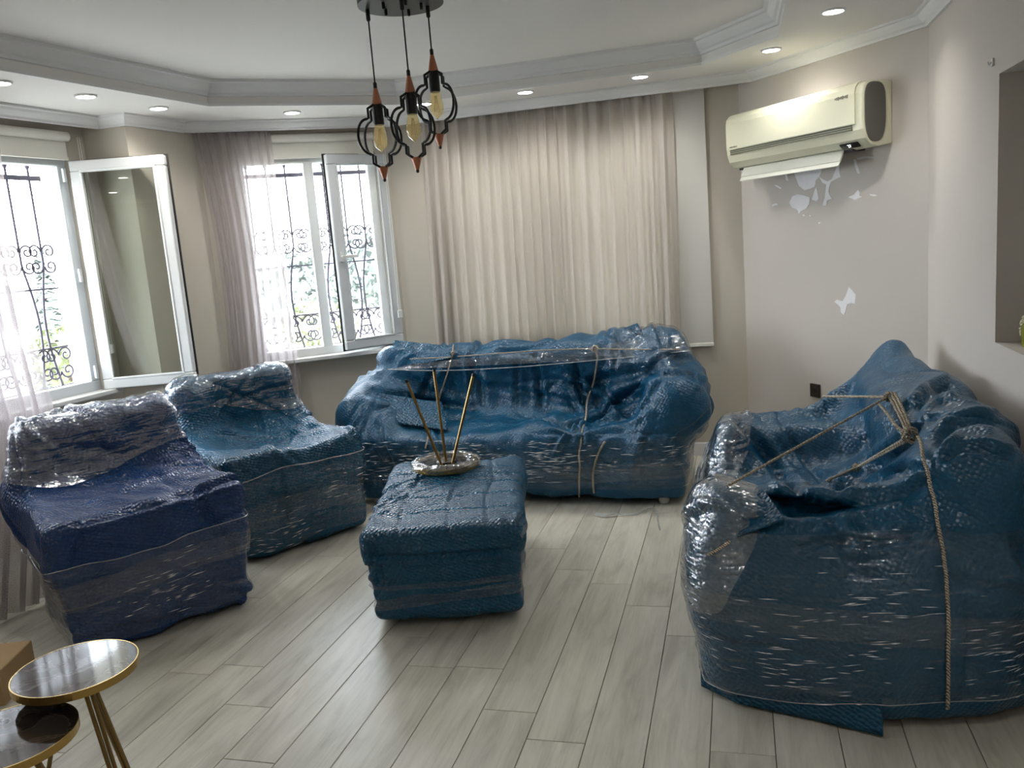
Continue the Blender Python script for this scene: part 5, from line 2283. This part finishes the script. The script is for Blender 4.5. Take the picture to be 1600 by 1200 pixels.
# ropes of the sofa
k1 = cast(SB, 708, 553, 0.014)
k2 = cast(SB, 930, 546, 0.016)
rope(SOFA, [k1] + on_surf(SB, [(704, 566), (697, 590), (690, 612), (682, 640), (672, 672), (666, 700)], 0.016), 0.006)
rope(SOFA, [cast(SB, 709, 541, 0.012), cast(SB, 708, 547, 0.012), k1], 0.006)
rope(SOFA, [k2] + on_surf(SB, [(934, 558), (930, 585), (922, 610), (916, 640), (910, 672), (906, 710), (905, 745), (905, 772)], 0.02), 0.006)
rope(SOFA, [onY(640, 561, 5.13), onY(705, 558, 5.13)], 0.0045, taut=True)
rope(SOFA, [onY(715, 557, 5.15), onY(850, 547, 5.13), k2], 0.0045, taut=True)
rope(SOFA, [k2, onY(1000, 546, 5.14), onY(1062, 546, 5.16)], 0.0045, taut=True)
knot(SOFA, k2, 0.022, 3)
knot(SOFA, k1, 0.010, 4)
tl = on_surf(SB, [(946, 690), (935, 705), (928, 735), (926, 755), (930, 768)], 0.016)
if len(tl) > 2:
    rope(SOFA, tl, 0.007)

# ------------------------------------------------------------------ loveseat by the right wall


def sdf_love(P):
    base = rbox(P, (0.36, 3.54, 0.23), (0.47, 0.86, 0.20), 0.10)
    seat = rbox(P, (0.30, 3.54, 0.38), (0.44, 0.80, 0.08), 0.06)
    back = rbox(P, (0.70, 3.56, 0.62), (0.15, 0.88, 0.25), 0.12, roty(-8))
    near = rbox(P, (0.30, 2.83, 0.50), (0.45, 0.165, 0.195), 0.13)
    near = smin(near, rbox(P, (0.33, 2.78, 0.25), (0.47, 0.15, 0.24), 0.12), 0.08)
    near = smin(near, ellips(P, (0.37, 2.72, 0.30), (0.36, 0.20, 0.36)), 0.10)
    far = rbox(P, (0.28, 4.18, 0.45), (0.36, 0.16, 0.175), 0.09)
    a = smin(base, seat, 0.05)
    a = smin(a, back, 0.20)
    a = smin(a, near, 0.14)
    a = smin(a, far, 0.14)
    # pointed blanket at the far back corner
    pk = (0.71, 4.44, 0.885)
    tip = smin(capsule(P, pk, (0.35, 4.28, 0.64), 0.03), capsule(P, (0.35, 4.28, 0.63), (0.0, 4.18, 0.60), 0.035), 0.04)
    tip = smin(tip, capsule(P, pk, (0.78, 3.70, 0.80), 0.045), 0.06)
    tip = smin(tip, capsule(P, pk, (0.52, 4.04, 0.54), 0.05), 0.06)
    tip = smin(tip, capsule(P, (0.71, 4.42, 0.80), (0.70, 4.40, 0.5), 0.10), 0.10)
    tip = smin(tip, capsule(P, (0.50, 4.30, 0.62), (0.48, 4.28, 0.4), 0.07), 0.06)
    a = smin(a, tip, 0.08)
    # two padded humps of the back
    a = smin(a, ellips(P, (0.76, 3.72, 0.80), (0.15, 0.28, 0.10)), 0.06)
    a = smin(a, ellips(P, (0.76, 3.18, 0.78), (0.16, 0.26, 0.12)), 0.06)
    # front arm knuckles
    a = smin(a, ellips(P, (-0.10, 2.86, 0.46), (0.10, 0.20, 0.22)), 0.10)
    a = smin(a, ellips(P, (-0.06, 4.08, 0.47), (0.09, 0.22, 0.19)), 0.08)
    return a


V, Q = surface_nets(sdf_love, (-0.36, 2.30, 0.01), (1.02, 4.75, 1.12), 0.0135)
V = relax(V, Q, 4)
nrm = vert_normals(V, Q)
V = wrinkle(V, nrm, 113, big=0.014, fine=0.003, ridge=0.019, sc=(2.6, 2.6, 2.6), folds=44)
V[:, 0] = np.minimum(V[:, 0], 0.915)
V[:, 2] = np.maximum(V[:, 2], 0.035)
nrm = vert_normals(V, Q)
V = crease_px(V, nrm, [
    ([(1150, 650), (1180, 690), (1230, 755), (1260, 775)], 0.03, 9), ([(1213, 636), (1225, 670), (1260, 725), (1300, 770)], 0.014, 5),
    ([(1430, 640), (1450, 615), (1490, 600)], 0.03, 8), ([(1460, 700), (1490, 665), (1530, 655), (1560, 660)], 0.028, 8),
    ([(1470, 720), (1500, 700), (1540, 702), (1585, 716)], 0.026, 7), ([(1300, 772), (1360, 735), (1420, 690), (1440, 650)], 0.03, 10),
    ([(1340, 765), (1390, 740), (1450, 728)], 0.022, 7), ([(1188, 762), (1240, 766), (1300, 774), (1350, 776), (1410, 762), (1460, 735)], -0.022, 7), ([(1295, 812), (1310, 850), (1335, 890)], 0.018, 8), ([(1400, 820), (1420, 850)], 0.014, 6), ([(1240, 860), (1290, 845), (1370, 850), (1440, 830)], 0.02, 8), ([(1330, 800), (1350, 850), (1340, 900)], 0.018, 7)])
V = pocket_px(V, nrm, [(1194, 771), (1230, 812), (1290, 806), (1350, 790), (1300, 784), (1240, 775)], 0.14, 6)
V[:, 0] = np.minimum(V[:, 0], 0.915)
V[:, 2] = np.maximum(V[:, 2], 0.035)
nrm = vert_normals(V, Q)
LOVE = furniture('wrapped_loveseat', 'teal blanket-wrapped two-seat sofa tied with rope against the right wall', 'sofa', (0.37, 3.5, 0), V, Q, nrm, 'blue_s')
LV, LQ = V, Q
LB = bvh_of(V, Q)
for p in ((0.66, 2.70), (0.02, 2.86), (0.70, 4.25), (0.05, 4.22)):
    add_foot(LOVE, p, 0.034)
fb = film_band(V, 0.09, 0.62, tilt=(0.03, 0.0), off=0.006, nl=24, nu=320, seed=22, wob=0.02, slack=0.007)
add_film(LOVE, fb, 'film')
film_edge(LOVE, fb, 320, False, 0.0014)
film_glints(LOVE, fb, 320, 72, 53, (0.08, 0.97))
add_film(LOVE, film_band(V, 0.30, 0.40, tilt=(-0.05, 0.0), off=0.012, nl=8, nu=320, seed=23, wob=0.02), 'film_thin')
m_ = (V[:, 0] < -0.01 + 0.06 * np.sin(V[:, 2] * 11 + 1.0)) & (V[:, 2] > 0.36 + 0.25 * (V[:, 0] + 0.1) + 0.03 * np.sin(V[:, 1] * 7)) & (V[:, 2] < 0.74)
add_film(LOVE, film_skin(V, Q, nrm, m_, 0.012, 24, 0.012, 8.0), 'film_back')
# bottom skirt of blanket hanging to the floor at the near end
c_ = [onz(1096, 1072, 0.01), onz(1150, 1098, 0.01), onz(1250, 1120, 0.01), onz(1380, 1150, 0.01)]
u_ = [P3(-0.165, 2.79, 0.16), P3(0.0, 2.665, 0.15), P3(0.15, 2.60, 0.13), P3(0.38, 2.545, 0.14)]
for i in range(3):
    add_flap(LOVE, (c_[i], c_[i + 1], u_[i], u_[i + 1]), seed=20 + i, amp=0.003, nu=16, nv=8)
# raised loose edge over the near arm with a dark gap below


def lift(x, y, k):
    """point above the loveseat cover at pixel x,y, k metres towards the viewer"""
    q = cast(LB, x, y, 0.0)
    dv = CAM - q
    return q + dv / np.linalg.norm(dv) * k


add_flap(LOVE, (lift(1152, 838, 0.02), lift(1226, 812, 0.03), lift(1188, 764, 0.07), lift(1196, 768, 0.07)), seed=31, amp=0.004)
# ropes
kA = cast(LB, 1398, 628, 0.03)
kB = cast(LB, 1432, 682, 0.035)


def span(a, b, sag=0.0, n_=9):
    a, b = np.asarray(a), np.asarray(b)
    return [a + (b - a) * t - UPV * (sag * 4 * t * (1 - t)) for t in np.linspace(0, 1, n_)]


def safe(x, y, off=0.014):
    q = cast(LB, x, y, off)
    return q


rope(LOVE, span(safe(1288, 623), kA), 0.006, taut=True)
rope(LOVE, span(kA + P3(-0.01, -0.01, 0.0), safe(1135, 768, 0.02), 0.0), 0.0055, taut=True)
rope(LOVE, span(kB, safe(1352, 732, 0.05)), 0.0062, taut=True)
rope(LOVE, span(kB + P3(0.006, -0.006, -0.008), safe(1352, 732, 0.05)), 0.0055, taut=True)
rope(LOVE, span(safe(1352, 732, 0.05), safe(1296, 762, 0.03)), 0.0055, taut=True)
rope(LOVE, on_surf(LB, [(1140, 845), (1128, 856), (1110, 868)], 0.016), 0.0055)
rope(LOVE, on_surf(LB, [(1440, 688), (1447, 705), (1454, 740), (1461, 790), (1466, 840), (1471, 890), (1476, 950), (1478, 1010), (1479, 1060), (1477, 1100)], 0.02), 0.0062)
for i in range(3):
    rope(LOVE, span(kA + P3(0.01 * i, 0, 0.008 * i), kB + P3(0.008 * i - 0.008, 0, 0.006), -0.01), 0.0055, taut=True)
rope(LOVE, [kB, safe(1408, 668, 0.02), safe(1396, 650, 0.03), safe(1384, 634, 0.035)], 0.006)
knot(LOVE, kB, 0.03, 7)
knot(LOVE, kA, 0.02, 8)
knot(LOVE, safe(1352, 732, 0.05), 0.016, 9)

# ------------------------------------------------------------------ round side tables
def side_table(cxy, z, r, label, leg_angs, foot_r):
    root = thing('side_table', label, 'side table', (cxy[0], cxy[1], 0), 'round brass side tables')
    c = P3(cxy[0], cxy[1])
    mb = MB()
    mb.lathe(c, [(r - 0.003, z - 0.018), (r - 0.003, z - 0.001), (r - 0.004, z)], 56)
    mb.build('table_top', 'marble', root)
    mb = MB()
    kk = 56
    prof = [(r - 0.003, z - 0.022), (r, z - 0.022), (r, z + 0.0008), (r - 0.003, z + 0.0008)]
    Vr, Fr = [], []
    for r_, z_ in prof:
        for i in range(kk):
            a = 2 * math.pi * i / kk
            Vr.append((c[0] + r_ * math.cos(a), c[1] + r_ * math.sin(a), z_))
    for i in range(4):
        for k in range(kk):
            Fr.append((i * kk + k, i * kk + (k + 1) % kk, ((i + 1) % 4) * kk + (k + 1) % kk, ((i + 1) % 4) * kk + k))
    mb.add(Vr, Fr)
    mb.build('rim', 'gold', root)
    for a in leg_angs:
        dv = dirv(a)
        p0 = c + dv * 0.035 + UPV * (z - 0.02)
        p1 = c + dv * foot_r
        mb = MB()
        sdv = np.array([-dv[1], dv[0], 0])
        mb.tube([p0 + sdv * 0.008, p1 + sdv * 0.006], 0.006, 8)
        mb.tube([p0 - sdv * 0.008, p1 - sdv * 0.006], 0.006, 8)
        mb.build('leg', 'dgold', root)
    mb = MB()
    mb.lathe(c, [(0.05, z - 0.03), (0.05, z - 0.018)], 20)
    mb.build('hub', 'dgold', root)
    return root


t1 = onz(118, 1042, 0.49)
side_table(t1[:2], 0.49, 0.165, 'taller round side table with dark mirror marble top and brass rim', (-20, 100, 220), 0.17)
t2 = onz(12, 1150, 0.425)
side_table(t2[:2], 0.425, 0.165, 'lower round side table at the left corner, partly under the taller one', (-35, 85, 205), 0.16)
# cardboard box at the left edge
q0 = onz(38, 1085, 0.0)
bx = thing('cardboard_box', 'tan cardboard box at the left edge behind the round side tables', 'box', (q0[0] - 0.22, q0[1] - 0.05, 0))
mb = MB()
mb.obox((q0[0] - 0.22, q0[1] - 0.02, 0.07), dirv(20) * 0.18, dirv(110) * 0.13, (0, 0, 0.07))
mb.build('carton', 'card', bx, bevel=0.004)

# scrap of film on the floor in front of the sofa
sc_ = thing('film_scrap', 'twisted strip of clear film lying on the floor before the sofa', 'film scrap', onz(985, 801, 0.0))
mb = MB()
pp = [onz(932, 803, 0.010), onz(944, 806, 0.012), onz(958, 803, 0.016), onz(975, 804, 0.008), onz(992, 803, 0.008), onz(1008, 797, 0.008), onz(1018, 794, 0.008), onz(1026, 799, 0.007), onz(1028, 815, 0.006), onz(1031, 828, 0.006)]
sp = smooth_path(pp, 6)
mb.tube(sp, [0.009 if i < 14 else 0.004 for i in range(len(sp))], 6)
mb.build('strip', 'film_scrap', sc_, smooth=False)

# light portals at the three windows help sample the daylight
def portal(name, c, ex, ey, sx, sy):
    ld = bpy.data.lights.new(name, 'AREA')
    ld.shape = 'RECTANGLE'
    ld.size, ld.size_y = sx, sy
    ld.cycles.is_portal = True
    o = bpy.data.objects.new(name, ld)
    COL.objects.link(o)
    ex, ey = np.asarray(ex, float), np.asarray(ey, float)
    ez = np.cross(ex, ey)
    o.matrix_world = Matrix(((ex[0], ey[0], ez[0], c[0]), (ex[1], ey[1], ez[1], c[1]), (ex[2], ey[2], ez[2], c[2]), (0, 0, 0, 1)))


pc = A + Wd * 0.875 + L_N * 0.14
portal('window_daylight', (pc[0], pc[1], 1.585), L_DIR, UPV, 1.7, 1.4)
pc = B + C_DIR * wW / 2 + C_N * 0.14
portal('window_daylight', (pc[0], pc[1], 1.59), C_DIR, UPV, wW, 1.4)
portal('window_daylight', (C_R[0] + 1.2, Y_CUR + 0.18, 1.575), (1, 0, 0), UPV, 1.5, 1.35)
